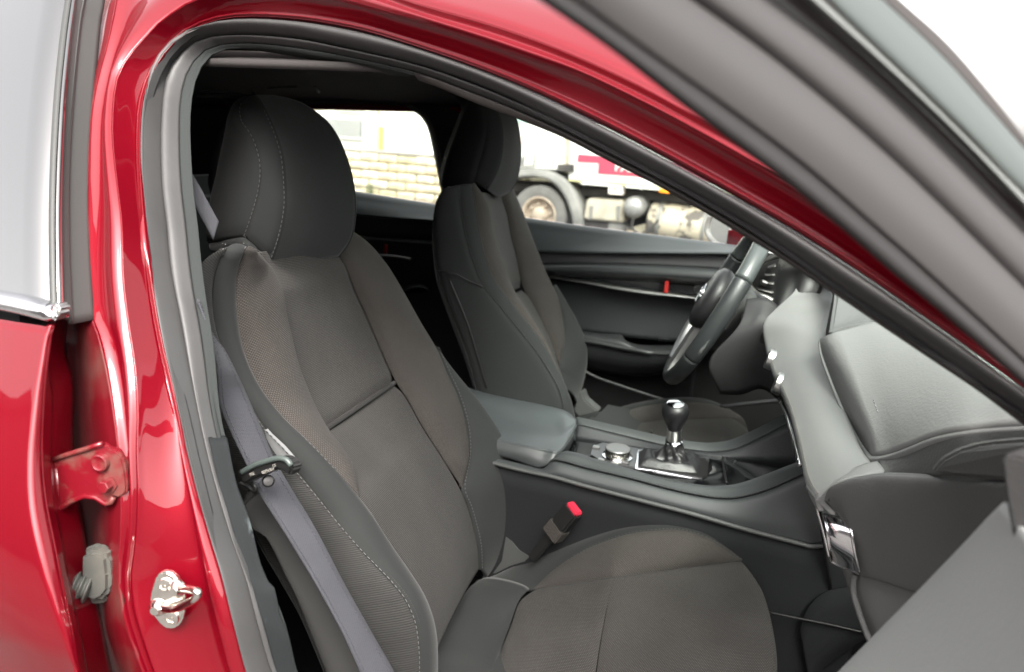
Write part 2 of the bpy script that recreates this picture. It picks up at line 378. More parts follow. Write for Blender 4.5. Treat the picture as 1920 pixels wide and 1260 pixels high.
tstripe = mat('stripe_red', (.36, .045, .08), .5)
tred = mat('lettering_red', (.60, .10, .06), .5)
tyreM = mat('truck_tyre', (.12, .115, .11), .85, bump=.3, bscale=30, var=.2, vscale=4)
rimM = mixmat('rim_rust', (.34, .28, .22), (.17, .10, .065), 6, .5, .8, .7, .9)
worn = mixmat('worn_tank_paint', (.085, .075, .066), (.42, .37, .28), 2.6, .47, .52, .7, .6, bump=.2)
orange = mat('marker_orange', (.9, .30, .02), .3)
truck = empty('box_truck', aY(1180, 461, TY+1), None, 'white box truck with a red lettered stripe, parked on the far side beyond the car', 'truck')
def tp(o): return o
inv = Matrix.Translation(-truck.location)
def adopt(o, par):                                        # parent while keeping the built place
    o.parent = par; o.matrix_parent_inverse = par.matrix_world.inverted() if par.matrix_world != Matrix() else Matrix.Translation(-par.location)
    return o
def kid(par):
    return par
bpy.context.view_layer.update()
def T(o, par=None): return adopt(o, truck if par is None else par)
# cab, gap column, cargo box
cabp = tY([(862, 110), (1056, 130), (1056, 240), (1055, 318), (1050, 320), (950, 316), (930, 340), (862, 338)])
T(prism('cab', cabp, (0, 2.3, 0), twhite, None, .03))
T(prism('cab_window', tY([(968, 200), (1030, 205), (1030, 226), (968, 232)], TY-.012), (0, .02, 0), mat('cab_glass_green', (.30, .42, .37), .3), None))
T(prism('vent_panel', tY([(983, 288), (1003, 288), (1003, 313), (975, 312), (977, 298)], TY-.012), (0, .02, 0), tgrey, None))
for k in range(3): T(prism('vent_slat', tY([(985+k*6, 291), (988+k*6, 291), (986+k*6, 311), (983+k*6, 311)], TY-.02), (0, .012, 0), twhite, None))
T(prism('exhaust_stack', tY([(1058, 80), (1072, 86), (1072, 300), (1056, 318)], TY+.1), (0, .35, 0), mat('stack_beige', (.42, .36, .28), .7, var=.2), None, .01))
T(prism('cab_bracket', tY([(1045, 308), (1075, 308), (1075, 322), (1045, 320)], TY-.05), (0, .2, 0), tdark, None))
T(prism('cargo_box', tY([(1073, 60), (1700, 130), (1700, 387), (1066, 335)]), (0, 2.5, 0), twhite, None, .01))
T(prism('lower_rail', tY([(1066, 335.5), (1700, 387.5), (1700, 391), (1066, 339)], TY-.01), (0, 2.3, 0), mat('rail_yellowish', (.50, .48, .25), .6), None))
T(prism('red_stripe', tY([(1084, 289), (1360, 311), (1700, 335), (1700, 362), (1400, 346), (1121, 326), (1122, 306), (1082, 304)], TY-.008), (0, .01, 0), tstripe, None))
p0 = aY(1152, 320, TY-.02); p1 = aY(1190, 323, TY-.02)
T(text('truck_lettering', 'PARTES', .20, p0, p1-p0, (0, 0, 1), twhite, None, .004, .004))
p0 = aY(970, 281, TY-.02); p1 = aY(990, 282, TY-.02)
T(text('cab_lettering', 'f', .20, p0+np.array([.03, 0, 0]), p1-p0, (0, 0, 1), tred, None, .004))
# chassis, fender, wheel
T(prism('chassis_rail', tY([(900, 338), (1700, 392), (1700, 412), (900, 352)], TY+.35), (0, .2, 0), tdark, None))
T(prism('chassis_back', tY([(880, 330), (1700, 392), (1700, 462), (880, 452)], TY+1.1), (0, .1, 0), tdark, None))
fo = L([(950, 322), (985, 318), (1030, 321), (1058, 335), (1078, 362), (1090, 400), (1092, 432), (1091, 450)], TY-.02, 30)
fi = L([(950, 338), (985, 331), (1020, 334), (1042, 348), (1060, 372), (1070, 400), (1074, 425), (1074, 450)], TY-.06, 30)
T(loft('wheel_arch', [fo+np.array([0, .5, 0]), fo, fi, fi+np.array([0, .4, 0])], tgrey, None, 3, False, .02, toward=(-4, -5, 1)))
wc = aY(1009, 404, TY); wr = .50
wheel = T(empty('wheel', wc)); bpy.context.view_layer.update()
adopt(lathe('tyre', wc+np.array([0, .3, 0]), (0, -1, 0), [(0, wr*.9), (.03, wr), (.26, wr), (.30, wr*.96), (.305, wr*.8), (.29, wr*.64), (.28, wr*.60), (.0, wr*.58)], tyreM, None, 48), wheel)
adopt(lathe('rim', wc+np.array([0, .28, 0]), (0, -1, 0), [(0, wr*.6), (.275, wr*.63), (.285, wr*.60), (.26, wr*.54), (.17, wr*.50), (.17, wr*.3), (.24, wr*.26), (.30, wr*.18), (.31, .02)], rimM, None, 48), wheel)
for k in range(8):
    a = 2*math.pi*k/8+.2; adopt(lathe('wheel_nut', wc+np.array([math.cos(a)*wr*.38, .1, math.sin(a)*wr*.38]), (0, -1, 0), [(0, .022), (.05, .022), (.055, .015)], rimM, None, 6), wheel)
# boxes, air tank, fuel tank
T(prism('battery_box', tY([(1100, 372), (1170, 376), (1168, 418), (1094, 411)]), (0, .6, 0), mat('box_cream', (.34, .31, .25), .6, var=.2, vscale=4), None, .03))
for px in (1105, 1156): T(prism('box_strap', tY([(px, 386), (px+7, 386), (px+4, 412), (px, 412)], TY-.03), (0, .03, 0), tgrey, None))
T(prism('lower_step', tY([(1098, 414), (1140, 418), (1140, 440), (1098, 436)], TY+.1), (0, .5, 0), tdark, None))
T(prism('lower_tank', tY([(1140, 417), (1168, 419), (1168, 450), (1136, 448)], TY+.05), (0, .4, 0), tgrey, None, .02))
T(prism('switch_box', tY([(1141, 344), (1167, 346), (1166, 366), (1140, 364)]), (0, .2, 0), mat('switch_white', (.68, .62, .56), .6), None, .01))
T(prism('switch_mark', tY([(1151, 350), (1154, 350), (1153, 360), (1151, 359)], TY-.01), (0, .02, 0), tred, None))
c = aY(1192, 388, TY+.1); T(lathe('air_tank', c+np.array([0, -.25, 0]), (0, 1, 0), [(0, .02), (.01, .08), (.04, .13), (.09, .163), (.14, .172), (.6, .172)], mat('tank_silver', (.28, .275, .27), .35, .5), None, 32))
T(tube('hose', L([(1190, 400), (1185, 425), (1200, 438), (1220, 428), (1235, 412)], TY-.1, 20), .018, tdark))
T(tube('hose', L([(1170, 425), (1188, 432), (1196, 446), (1225, 440)], TY-.05, 20), .014, tdark))
T(prism('mud_plate', tY([(1170, 430), (1216, 418), (1216, 470), (1165, 470)], TY+.3), (0, .1, 0), mat('plate_cream', (.62, .56, .42), .8, var=.2), None))
fa = aY(1218, 414, TY+.35); fb = aY(1400, 437, TY+.35); ax = fb-fa
T(lathe('fuel_tank', fa, ax, [(0, .25), (.02, .30), (.06, .325), (np.linalg.norm(ax), .325), (np.linalg.norm(ax)+.03, .3)], worn, None, 40))
for px in (1237, 1320): c = aY(px, 414+(px-1218)*.126, TY+.35); T(lathe('tank_strap', c, ax, [(0, .328), (.0, .335), (.06, .335), (.06, .328)], tgrey, None, 40))
T(prism('marker_lamp', tY([(1236, 352), (1254, 354), (1254, 363), (1236, 361)]), (0, .1, 0), orange, None, .008))
T(prism('hook', tY([(1201, 347), (1205, 347), (1204, 356), (1201, 355)]), (0, .05, 0), twhite, None))
# masonry wall with individual blocks, white house behind with barred windows
bwall = empty('block_wall', aY(742, 383, 14), None, 'low wall of cream stone blocks seen through the far rear door window', 'wall')
bpy.context.view_layer.update()
zt = .59; zb = -.61; rows = 6; rh = (zt-zb)/rows
adopt(box('wall_core', (-9.5, 14.25, (zt+zb)/2), (4.4, .12, (zt-zb)/2-.01), mat('mortar', (.52, .48, .36), .9)), bwall)
bms = [mixmat('stone_block_%d' % i, c_, (.20, .15, .08), 2.4, .5, .8, .9, .95) for i, c_ in enumerate([(.58, .52, .37), (.66, .60, .46), (.52, .46, .30), (.60, .50, .34)])]
protos = []
for i in range(4):
    b_ = box('stone_block', (0, 0, 0), (.236, .08, rh/2-.010), bms[i], bwall, bevel=.012, seg=1); protos.append(b_.data); bpy.data.objects.remove(b_)
for r_ in range(rows):
    x = -12.8+(.25 if r_ % 2 else 0)
    while x < -6.4:
        o = bpy.data.objects.new('stone_block', random.choice(protos)); link(o, None); adopt(o, bwall)
        o.scale = (random.uniform(.9, 1.02), 1, random.uniform(.9, 1.03)); o.location = (x, 14.1+random.uniform(-.012, .012), zb+rh*(r_+.5)); x += .49
adopt(box('wall_coping', (-9.5, 14.2, zt+.03), (4.4, .2, .03), conc, bevel=.01), bwall)
sh = mat('weeds', (.07, .10, .03), .9)
V = []; Fc = []
wp = aY(693, 358, 13.85)
for k in range(40):
    a = random.uniform(0, 6.28); r0 = random.uniform(0, .12); b0 = wp+np.array([r0*math.cos(a), r0*.4*math.sin(a), -.2]); h_ = random.uniform(.15, .55)
    d = np.array([random.uniform(-.08, .08), random.uniform(-.05, .05), h_]); i = len(V); V += [b0, b0+np.array([.02, 0, 0]), b0+d]; Fc.append((i, i+1, i+2))
o = mesh('weed_tuft', V, Fc, sh, None, False); top(o, 'tuft of green weeds growing against the cream block wall', 'weeds')
house = empty('white_house', (-11, 18, -.61), None, 'white rendered house with barred windows behind the block wall', 'building')
bpy.context.view_layer.update()
hw = mat('house_render', (.80, .79, .74), .85, bump=.3, bscale=15)
adopt(box('house_wall', (-11, 19.5, 2.2), (7.5, 2.5, 2.8), hw), house)
wg = mat('window_dark_glass', (.035, .05, .045), .4); bar = mat('iron_bar', (.45, .45, .44), .6)
def hwin(px0, py0, px1, py1, nb):
    a = aY(px0, py0, 16.98); b = aY(px1, py1, 16.98); cx = (a+b)/2
    f = adopt(box('window', cx, ((b[0]-a[0])/2+.06, .05, abs(a[2]-b[2])/2+.06), hw), house); bpy.context.view_layer.update()
    adopt(box('pane', cx-np.array([0, .045, 0]), ((b[0]-a[0])/2, .02, abs(a[2]-b[2])/2), wg), f)
    for k in range(nb):
        x = a[0]+(b[0]-a[0])*(k+.5)/nb; adopt(box('bar', (x, 16.86, cx[2]), (.017, .017, abs(a[2]-b[2])/2+.08), bar), f)
hwin(612, 222, 681, 258, 14); hwin(632, 140, 684, 208, 12); hwin(500, 222, 580, 258, 14)
dp = aY(708, 282, 16.9)
adopt(box('drain_pipe', dp+np.array([0, 0, 2]), (.03, .03, 2.1), mat('pipe_ochre', (.45, .38, .14), .6)), house)
gt = empty('railing_gate', aY(695, 290, 16.2), None, 'white barred gate beside the house window, right of the window bars', 'gate'); bpy.context.view_layer.update()
for k in range(6):
    p_ = aY(684+k*5, 255, 16.2); adopt(box('bar', p_, (.014, .014, .55), bar), gt)
for z_ in (.5, -.5):
    p_ = aY(696, 255, 16.2); adopt(box('cross_rail', p_+np.array([0, 0, z_]), (.30, .016, .016), bar), gt)
pst = box('yellow_post', aY(715, 262, 15.8), (.05, .05, .32), mat('post_yellow', (.62, .66, .10), .5)); top(pst, 'short yellow-green post standing right of the barred gate', 'post')
# unseen building added behind the photographer to darken reflections in paint and glass
hb = empty('reflection_building', (3, -14, 0), None, 'long unseen building added behind the photographer to darken reflections', 'building'); bpy.context.view_layer.update()
adopt(box('building_wall', (4, -16, 2.9), (22, 2, 2.9), mat('yard_wall', (.15, .14, .135), .8, var=.1)), hb)
adopt(box('building_roof', (4, -16, 5.95), (22.4, 2.4, .14), mat('yard_roof', (.18, .10, .09), .8)), hb)

# ------------------------------------------------------------------ the car
car = empty('red_car', (-.2, 0, 0), None, 'red hatchback with its front passenger door open and dark grey cloth seats inside', 'car')
bpy.context.view_layer.update()
class Par: pass
def A_(o, par=None):
    """parent to the car (or one of its parts) in place"""
    p = car if par is None else par
    adopt(o, p); return o
def part(name, loc, label=None):
    o = empty(name, loc, None, label); adopt(o, car)
    bpy.context.view_layer.update(); return o
def adopt(o, par):
    o.parent = par; bpy.context.view_layer.update() if par.matrix_world == Matrix() else None
    o.matrix_parent_inverse = par.matrix_world.inverted(); return o

# ---- opening frame: red body, seal, trim
N1 = 110
S0p = [(560, 1500), (510, 1380), (470, 1260), (450, 1180), (425, 1080), (400, 990), (370, 870), (345, 760), (315, 640), (297, 540), (283, 440), (275, 340), (274, 250), (280, 190), (297, 140), (325, 95), (365, 62), (410, 44), (460, 37), (520, 38), (600, 46), (700, 66), (800, 97), (900, 132), (1000, 173), (1100, 221), (1200, 272), (1300, 326), (1400, 382), (1500, 440), (1613, 513), (1710, 580), (1813, 653), (1925, 735), (2050, 830)]
S1p = [(620, 1500), (560, 1380), (511, 1260), (480, 1157), (460, 1073), (430, 990), (410, 923), (387, 835), (370, 753), (353, 670), (337, 587), (320, 503), (312, 420), (303, 340), (302, 233), (313, 140), (347, 92), (383, 73), (433, 66), (500, 67), (570, 74), (633, 87), (777, 120), (870, 150), (960, 187), (1080, 246), (1193, 305), (1300, 362), (1407, 425), (1500, 488), (1580, 545), (1690, 618), (1800, 695), (1925, 780), (2050, 870)]
S3p = [(690, 1500), (620, 1380), (557, 1260), (540, 1190), (520, 1130), (487, 1053), (467, 973), (443, 907), (427, 840), (415, 790), (408, 740), (404, 690), (398, 633), (388, 575), (377, 493), (370, 420), (363, 367), (358, 300), (356, 233), (360, 180), (372, 135), (397, 103), (430, 92), (500, 92), (600, 107), (670, 119), (793, 147), (893, 187), (970, 216), (1060, 252), (1143, 295), (1233, 340), (1317, 387), (1400, 437), (1467, 477), (1567, 543), (1647, 597), (1747, 664), (1847, 731), (1925, 790), (2050, 880)]
Cp = [(390, 1500), (335, 1380), (290, 1257), (273, 1207), (253, 1140), (248, 1073), (255, 1027), (260, 940), (258, 840), (260, 770), (255, 687), (243, 607), (233, 520), (230, 420), (222, 350), (213, 267), (213, 207), (220, 150), (240, 110), (277, 67), (300, 43), (333, 20), (370, 0), (430, -14), (520, -16), (640, 0), (720, 22), (800, 44), (900, 75), (1000, 110), (1096, 145), (1190, 190), (1287, 240), (1400, 303), (1500, 362), (1650, 460), (1800, 562), (1950, 670), (2070, 760)]
Dp = [(370, 1500), (312, 1380), (268, 1257), (248, 1207), (228, 1140), (222, 1073), (226, 1027), (228, 940), (222, 840), (205, 720), (186, 633), (168, 587), (163, 500), (163, 420), (167, 267), (172, 200), (182, 150), (200, 87), (212, 33), (225, -30), (270, -90), (380, -110), (520, -95), (640, -50), (760, 0), (900, 40), (1000, 74), (1096, 113), (1192, 158), (1268, 199), (1400, 272), (1500, 332), (1650, 428), (1800, 528), (1950, 636), (2070, 725)]
def SL(p, off, n=N1): return L(p, off, n, 'S')
S0 = SL(S0p, 0); S1 = SL(S1p, .014); S3 = SL(S3p, .030); Cc = SL(Cp, -.034); Dd = SL(Dp, -.040)
body = part('body_side', (-.4, -.8, .5))
def mix(a, b, t): return a*(1-t)+b*t
nS = np.array([0, -1.0, .25]); nS /= np.linalg.norm(nS)
rid1 = mix(S0, Cc, .16)+nS*.005
grv = mix(S0, Cc, .32)-nS*.004
mid = mix(S0, Cc, .62)-nS*.006
flt = mix(S0, Cc, .90)-nS*.002
A_(loft('door_flange', [S0, mix(S0, Cc, .06)+nS*.004, rid1, grv, mid, flt, Cc+nS*.001], RED, None, 6, True, .003), body)
A_(loft('frame_step', [Cc+nS*.001, mix(Cc, Dd, .25)+nS*.004, mix(Cc, Dd, .6)-nS*.003, Dd], RED, None, 6, True, .003), body)
# outer skin left of the opening (pillar) and above (roof side), from the D line outwards
i0 = 58
E0p = [(240, 1500), (170, 1380), (120, 1257), (100, 1140), (85, 1040), (75, 900), (70, 760), (70, 640), (75, 560), (80, 480), (85, 420), (90, 300), (97, 200), (108, 110), (120, 30), (130, -50)]
nl = 50
Dl = rs(Dd[:i0], nl); E0 = L(E0p, .035, nl, 'S')
A_(loft('pillar_skin', [Dl, mix(Dl, E0, .12)+nS*.004, mix(Dl, E0, .45)-nS*.002, E0], REDD, None, 8, True, .003), body)
Dt = Dd[i0-2:]
ro1 = Dt+np.array([0, .008, .010]); ro2 = Dt+np.array([0, .05, .034]); ro3 = Dt+np.array([-.01, .12, .052])
A_(loft('roof_rail', [Dt, ro1, ro2, ro3], RED, None, 8, True, .003, toward=(0, -3, 5)), body)
# roof, windscreen, bonnet: closed shell over the cabin
zr = lambda y: 1.405-.045*(abs(y)/.6)**3
roofG = []
for x in np.linspace(-1.95, -.42, 24):
    roofG.append([(x, y, zr(y)-.03*max(0, (-x-1.1)/.8)**2) for y in np.linspace(-.50, .60, 20)])
A_(grid('roof', np.array(roofG), RED, None, .02, toward=(0, 0, 9)))
wsG = []
for s in np.linspace(0, 1, 12):
    x = -.42+s*1.05; z = 1.40-s*.43
    wsG.append([(x-.12*(y/.62)**2*(1+s), y*(1+.12*s), z-.03*(abs(y)/.6)**2) for y in np.linspace(-.52, .60, 16)])
A_(grid('windscreen', np.array(wsG), GLASS, None, .004, toward=(3, 0, 5)))
bn = []
for s in np.linspace(0, 1, 12):
    bn.append([(.60+s*.95, y, .98-.16*s-.12*s**4-.07*(abs(y)/.85)**3) for y in np.linspace(-.85, .85, 16)])
A_(grid('bonnet', np.array(bn), RED, None, .01, toward=(1, 0, 5)))
A_(box('front_wing', (1.05, -.84, .62), (.55, .04, .24), RED, bevel=.03)); A_(box('front_wing', (1.05, .84, .62), (.55, .04, .24), RED, bevel=.03))
A_(box('front_bumper', (1.62, 0, .50), (.08, .85, .22), RED, bevel=.05))
def carwheel(x, y):
    w_ = part('wheel', (x, y, .32)); s_ = -1 if y < 0 else 1
    A_(lathe('tyre', (x, y-s_*.1, .32), (0, s_, 0), [(0, .2), (.0, .29), (.02, .32), (.18, .32), (.2, .30), (.2, .22)], mat('car_tyre', (.03, .03, .03), .85), None, 40), w_)
    A_(lathe('rim', (x, y-s_*.1, .32), (0, s_, 0), [(0, .21), (.19, .225), (.17, .2), (.12, .15), (.14, .05), (.15, .01)], SATIN, None, 40), w_)
for x in (1.0, -1.72):
    for y in (-.78, .78): carwheel(x, y)
# the sill and rear flank below the frame
A_(loft('sill', [np.array([(-.9, -.80, .45), (1.0, -.80, .45)]), np.array([(-.9, -.84, .38), (1.0, -.84, .38)]), np.array([(-.9, -.82, .25), (1.0, -.82, .25)])], RED, None, 4, False, .01))
A_(box('sill_trim', (0, -.74, .445), (.5, .055, .012), PLASD, bevel=.005))

# seal
seal = part('door_seal', (-.4, -.7, .9), 'grey rubber seal running round the door opening')
A_(loft('seal_bulb', [S0+nS*(-.002), mix(S0, S1, .18)+nS*.009, mix(S0, S1, .5)+nS*.0125, mix(S0, S1, .85)+nS*.007, S1-nS*.004], RUB, None, 6, True, .002), seal)
S2a = mix(S1, S3, .55)
# inner lip; on the pillar side its inboard half is the hard pillar trim
A_(loft('seal_lip', [S1-nS*.004, mix(S1, S3, .10)+nS*.0035, mix(S1, S3, .32)+nS*.005, mix(S1, S3, .6)-nS*.001], RUB, None, 6, True, .002), seal)
nb = 62
k1 = S3[:nb]; k0 = mix(S1, S3, .6)[:nb]
A_(loft('pillar_trim', [k0-nS*.001, mix(k0, k1, .3)+nS*.002, mix(k0, k1, .85)+nS*.002, k1, k1+np.array([-.03, .012, 0])], TRIM, None, 5, True, .003))
k1 = S3[nb-1:]; k0 = mix(S1, S3, .6)[nb-1:]
A_(loft('roof_edge_trim', [k0-nS*.001, mix(k0, k1, .5), k1, k1+np.array([0, .03, .004])], mat('edge_trim', (.035, .031, .029), .6, bump=.2, bscale=500), None, 4, False, .003))
lp = L([(425, 820), (443, 907), (467, 973), (487, 1053), (503, 1090), (512, 1096), (520, 1130), (523, 1150), (540, 1190), (557, 1260), (600, 1400)], .026, 40, 'S')
lq = L([(392, 820), (412, 907), (435, 985), (457, 1055), (470, 1090), (476, 1110), (482, 1130), (492, 1160), (503, 1200), (520, 1260), (565, 1400)], .016, 40, 'S')
A_(loft('lower_pillar_trim', [lq+nS*.001, mix(lq, lp, .2)+nS*.003, mix(lq, lp, .9)+nS*.003, lp, lp+np.array([-.03, .012, 0])], RUBW, None, 5, True, .003))
# B pillar: inner structure closing the section behind
bin_ = S3[:40]
A_(loft('pillar_inner', [bin_+np.array([-.029, .0115, 0]), bin_+np.array([-.12, .045, 0]), bin_+np.array([-.22, -.02, 0])], PLASD, None, 3, False, .01, toward=(0, 0, .9)))

# small pressings on the red frame
st = part('door_striker', aS(315, 1127), 'bright metal door striker loop bolted to the pillar')
cen = aS(313, 1126, -.028)
sn = np.array([.35, -.93, .08]); sn /= np.linalg.norm(sn)
def onp(x, y, h=0):                                         # plane of the striker plate
    d = ray(x, y); P0 = cen+sn*h; return CAM+d*(np.dot(P0-CAM, sn)/np.dot(d, sn))
plate = [(300, 1074), (312, 1072), (325, 1078), (335, 1090), (343, 1103), (346, 1120), (345, 1145), (341, 1165), (330, 1178), (314, 1181), (302, 1174), (294, 1165), (284, 1152), (281, 1135), (281, 1118), (287, 1098), (292, 1082)]
A_(prism('striker_plate', [onp(*p_, .003) for p_ in plate], -sn*.006, ZINC, None, .0015), st)
for q in ((310, 1097), (323, 1158)):
    b_ = onp(*q, .003); A_(lathe('screw', b_, sn, [(0, .0062), (.001, .0062), (.0022, .0056), (.0024, .0032), (.0010, .0028), (.0010, .0012), (.002, .0008)], ZINC, None, 24), st)
l0 = onp(332, 1103, .003); l1 = onp(297, 1138, .003)
A_(tube('striker_loop', cr([l0, onp(342, 1103, .010), onp(356, 1105, .020), onp(367, 1108, .028), onp(371, 1112, .030), onp(366, 1122, .029), onp(352, 1131, .024), onp(336, 1139, .018), onp(324, 1142, .012), onp(310, 1141, .008), l1], 70), .0031, ZINC, None, 14), st)
for q in (l0, l1): A_(lathe('loop_foot', q, sn, [(0, .0075), (.002, .007), (.005, .0042), (.007, .0034)], ZINC, None, 20), st)

hg = part('door_hinge', aS(190, 890, 0), 'dusty red rear door hinge with two bolts')
hn = np.array([.25, -.95, .1]); hn /= np.linalg.norm(hn); hc = aS(190, 890, -.045)
def onh(x, y, h=0):
    d = ray(x, y); P0 = hc+hn*h; return CAM+d*(np.dot(P0-CAM, hn)/np.dot(d, hn))
HDUST = mixmat('hinge_dust', (.15, .004, .010), (.12, .06, .045), 34, .50, .72, .35, .85, .5)
hp = [(178, 838), (190, 830), (200, 833), (206, 842), (218, 846), (228, 858), (234, 880), (238, 912), (236, 926), (224, 934), (212, 932), (208, 944), (198, 948), (180, 936), (160, 933), (135, 941), (112, 957), (96, 960), (96, 862), (130, 850), (160, 843)]
A_(prism('hinge_leaf', [onh(*p_, .004) for p_ in hp], -hn*.005, HDUST, None, .0015), hg)
A_(tube('leaf_edge', np.array([onh(*p_, .005) for p_ in [(96, 958), (112, 955), (135, 939), (160, 930), (180, 933), (198, 945), (208, 942), (213, 932)]]), .0022, HDUST, None, 8), hg)
A_(tube('leaf_edge', np.array([onh(*p_, .005) for p_ in [(100, 862), (130, 851), (158, 843), (178, 836), (192, 832)]]), .0022, HDUST, None, 8), hg)
A_(prism('hinge_base', [onh(*p_, -.001) for p_ in [(205, 838), (222, 842), (238, 868), (243, 915), (236, 932), (215, 938), (200, 930)]], -hn*.004, HDUST, None, .001), hg)
b_ = onh(191, 866, .004); A_(lathe('bolt', b_, hn, [(0, .0075), (.004, .0070), (.0045, .0058), (.0035, .004), (.0035, .001)], HDUST, None, 24), hg)
b_ = onh(205, 908, .004); A_(lathe('bolt', b_, hn, [(0, .0075), (.0015, .0075), (.0017, .0052), (.008, .0050), (.0085, .0044)], HDUST, None, 6), hg)
A_(tube('hinge_knuckle', np.array([onh(108, 872, -.004), onh(115, 945, -.004)]), .010, HDUST, None, 20), hg)

bt = part('check_strap_boot', aS(175, 1080, 0), 'grey rubber boot over the rear door check strap')
hc2 = aS(178, 1085, -.035)
def onb(x, y, h=0):
    d = ray(x, y); P0 = hc2+hn*h; return CAM+d*(np.dot(P0-CAM, hn)/np.dot(d, hn))
fl = [(160, 1028), (178, 1021), (195, 1025), (206, 1038), (211, 1055), (214, 1090), (213, 1112), (205, 1124), (190, 1132), (172, 1133), (160, 1120)]
A_(prism('boot_flange', [onb(*p_, .002) for p_ in fl], -hn*.004, GREYRUB, None, .001), bt)
fl2 = [(150, 1040), (170, 1032), (190, 1036), (200, 1048), (204, 1080), (204, 1108), (194, 1122), (178, 1130), (160, 1126), (150, 1110)]
o = prism('boot_body', [onb(*p_, .012) for p_ in fl2], -hn*.014, GREYRUB, None, .004); A_(o, bt)
a_ = onb(168, 1105, .010); b_ = onb(125, 1095, .016)
P = np.array([a_*(1-t)+b_*t for t in np.linspace(0, 1, 40)]); A_(tube('bellows', P, .010+.0018*np.sin(np.linspace(0, 22, 40)), GREYRUB, None, 20), bt)

# pressed marks near the seal
for q, r_ in (((398, 1038), .006), ((402, 1075), .007)):
    b_ = aS(*q, .0); n_ = nS; A_(lathe('weld_dimple', b_-n_*.001, n_, [(0, r_*1.3), (.0015, r_*1.2), (.002, r_), (.001, r_*.7), (.001, .0005)], RED, None, 24), body)
b_ = aS(363, 1062, -.001); A_(tube('pressed_notch', np.array([b_+(np.array([0, 0, .008])), b_+np.array([.006, -.002, -.002]), b_+np.array([.001, -.002, -.010]), b_+np.array([-.004, 0, -.006]), b_+np.array([0, 0, .008])]), .0012, RED, None, 8), body)

A_(loft('gap_shade_filler', [E0+np.array([0, .001, 0]), E0+np.array([-.06, .0, 0])], BLK, None, 2, False, .004), body)  # black sheet added to paint the shade in the rear door gap
# ---- rear passenger door (closed), outside skin
rd = part('rear_door', (-1.0, -.86, .5), 'closed red rear door with bright window sill strip')
ro = -.085
ge = L([(150, -100), (137, 0), (128, 67), (118, 167), (112, 267), (109, 350), (108, 420), (109, 500), (111, 583)], ro+.006, 40, 'S')
gl = ge.copy(); gl2 = ge.copy(); gl[:, 0] -= .35; gl2[:, 0] -= .85
A_(loft('window_glass', [ge, gl, gl2], DGLASS, None, 8, False, .004), rd)
re_ = L([(178, -100), (164, 0), (156, 43), (143, 167), (135, 267), (132, 350), (132, 420), (134, 500), (140, 607)], ro+.028, 40, 'S')
A_(loft('window_rubber', [ge+nS*.003, mix(ge, re_, .12)+nS*.006, mix(ge, re_, .55)+nS*.004, mix(ge, re_, .75)-nS*.002, re_+nS*.002, re_+np.array([0, .02, 0])], mat('frame_rubber', (.045, .047, .045), .5), None, 5, True, .003), rd)
ct = L([(-500, 470), (-200, 518), (0, 548), (67, 562), (108, 573)], ro, 24, 'S'); cb = L([(-500, 510), (-200, 553), (0, 583), (95, 604), (104, 594)], ro-.004, 24, 'S')
A_(loft('window_sill_strip', [ct+np.array([0, .008, 0]), ct, mix(ct, cb, .3)+nS*.006, mix(ct, cb, .75)+nS*.004, cb, cb+np.array([0, .012, -.002])], CHROME, None, 4, True, .003), rd)
A_(prism('strip_end', [aS(x, y, ro-.007) for x, y in [(96, 569), (108, 572), (111, 583), (105, 597), (94, 605)]], (0, .012, 0), SATIN, None, .002), rd)
ep = [(92, 612), (86, 640), (82, 670), (76, 720), (73, 760), (71, 800), (70, 840), (72, 890), (76, 930), (83, 973), (97, 1040), (113, 1123), (127, 1190), (138, 1257), (165, 1380), (190, 1500)]
eg = L(ep, ro-.004, 50, 'S')
rows_ = [eg+np.array([.0006, .003, 0]), eg, eg+np.array([-.010, -.0012, 0])]
for dx in (.06, .18, .4, .7, 1.0): rows_.append(eg+np.array([-dx, -.0045-.02*math.sin(dx*1.6), 0]))
bulg = lambda G: np.stack([np.zeros(G.shape[:2]), .018*np.exp(-((G[:, :, 2]-.93)/.10)**2)*-1+.020*np.exp(-((G[:, :, 2]-.78)/.08)**2), np.zeros(G.shape[:2])], 2)*np.linspace(0, 1, G.shape[1])[None, :, None]**.5
A_(loft('door_skin', rows_, RED, None, 5, True, .003, disp=bulg), rd)
fp = [(112, 600), (98, 625), (94, 670), (97, 695), (107, 730), (109, 770), (107, 833), (108, 880), (110, 940), (123, 1000), (133, 1067), (147, 1133), (163, 1207), (173, 1260), (200, 1380), (228, 1500)]
fg = L(fp, ro+.030, 50, 'S')
A_(loft('door_edge', [eg+np.array([.001, .004, 0]), mix(eg, fg, .25)+nS*.0005, mix(eg, fg, .5)-nS*.002, mix(eg, fg, .8)+nS*.001, fg, fg+np.array([-.02, .03, 0])], RED, None, 5, True, .003), rd)


# ---- open front passenger door
fd = part('open_front_door', DA+np.array([0, 0, -.3]), 'open front passenger door with blurred grey window frame')
def DLn(p, y0=-.975, y1=-.80, n=50):                       # front sloping frame: leans in over the photographer, foot at the hinge
    e = ext(p); xs_ = np.array([q[0] for q in e], float)
    ys = y0+(y1-y0)*np.clip((xs_-1000)/(1920-1000), -.6, 1.4)
    return L(e, list(ys), n)
def ext(p):
    (x0, y0), (x1, y1) = p[0], p[1]; (x2, y2), (x3, y3) = p[-2], p[-1]
    return [(x0+(x0-x1)*.8, y0+(y0-y1)*.8)]+p+[(x3+(x3-x2)*.8, y3+(y3-y2)*.8)]
def tow(P, h): v = CAM-P; return P+v/np.linalg.norm(v, axis=1)[:, None]*h
F0 = DLn([(1000, -8), (1144, 91), (1268, 187), (1364, 259), (1479, 345), (1590, 437), (1680, 515), (1780, 597), (1893, 697), (1920, 722)])
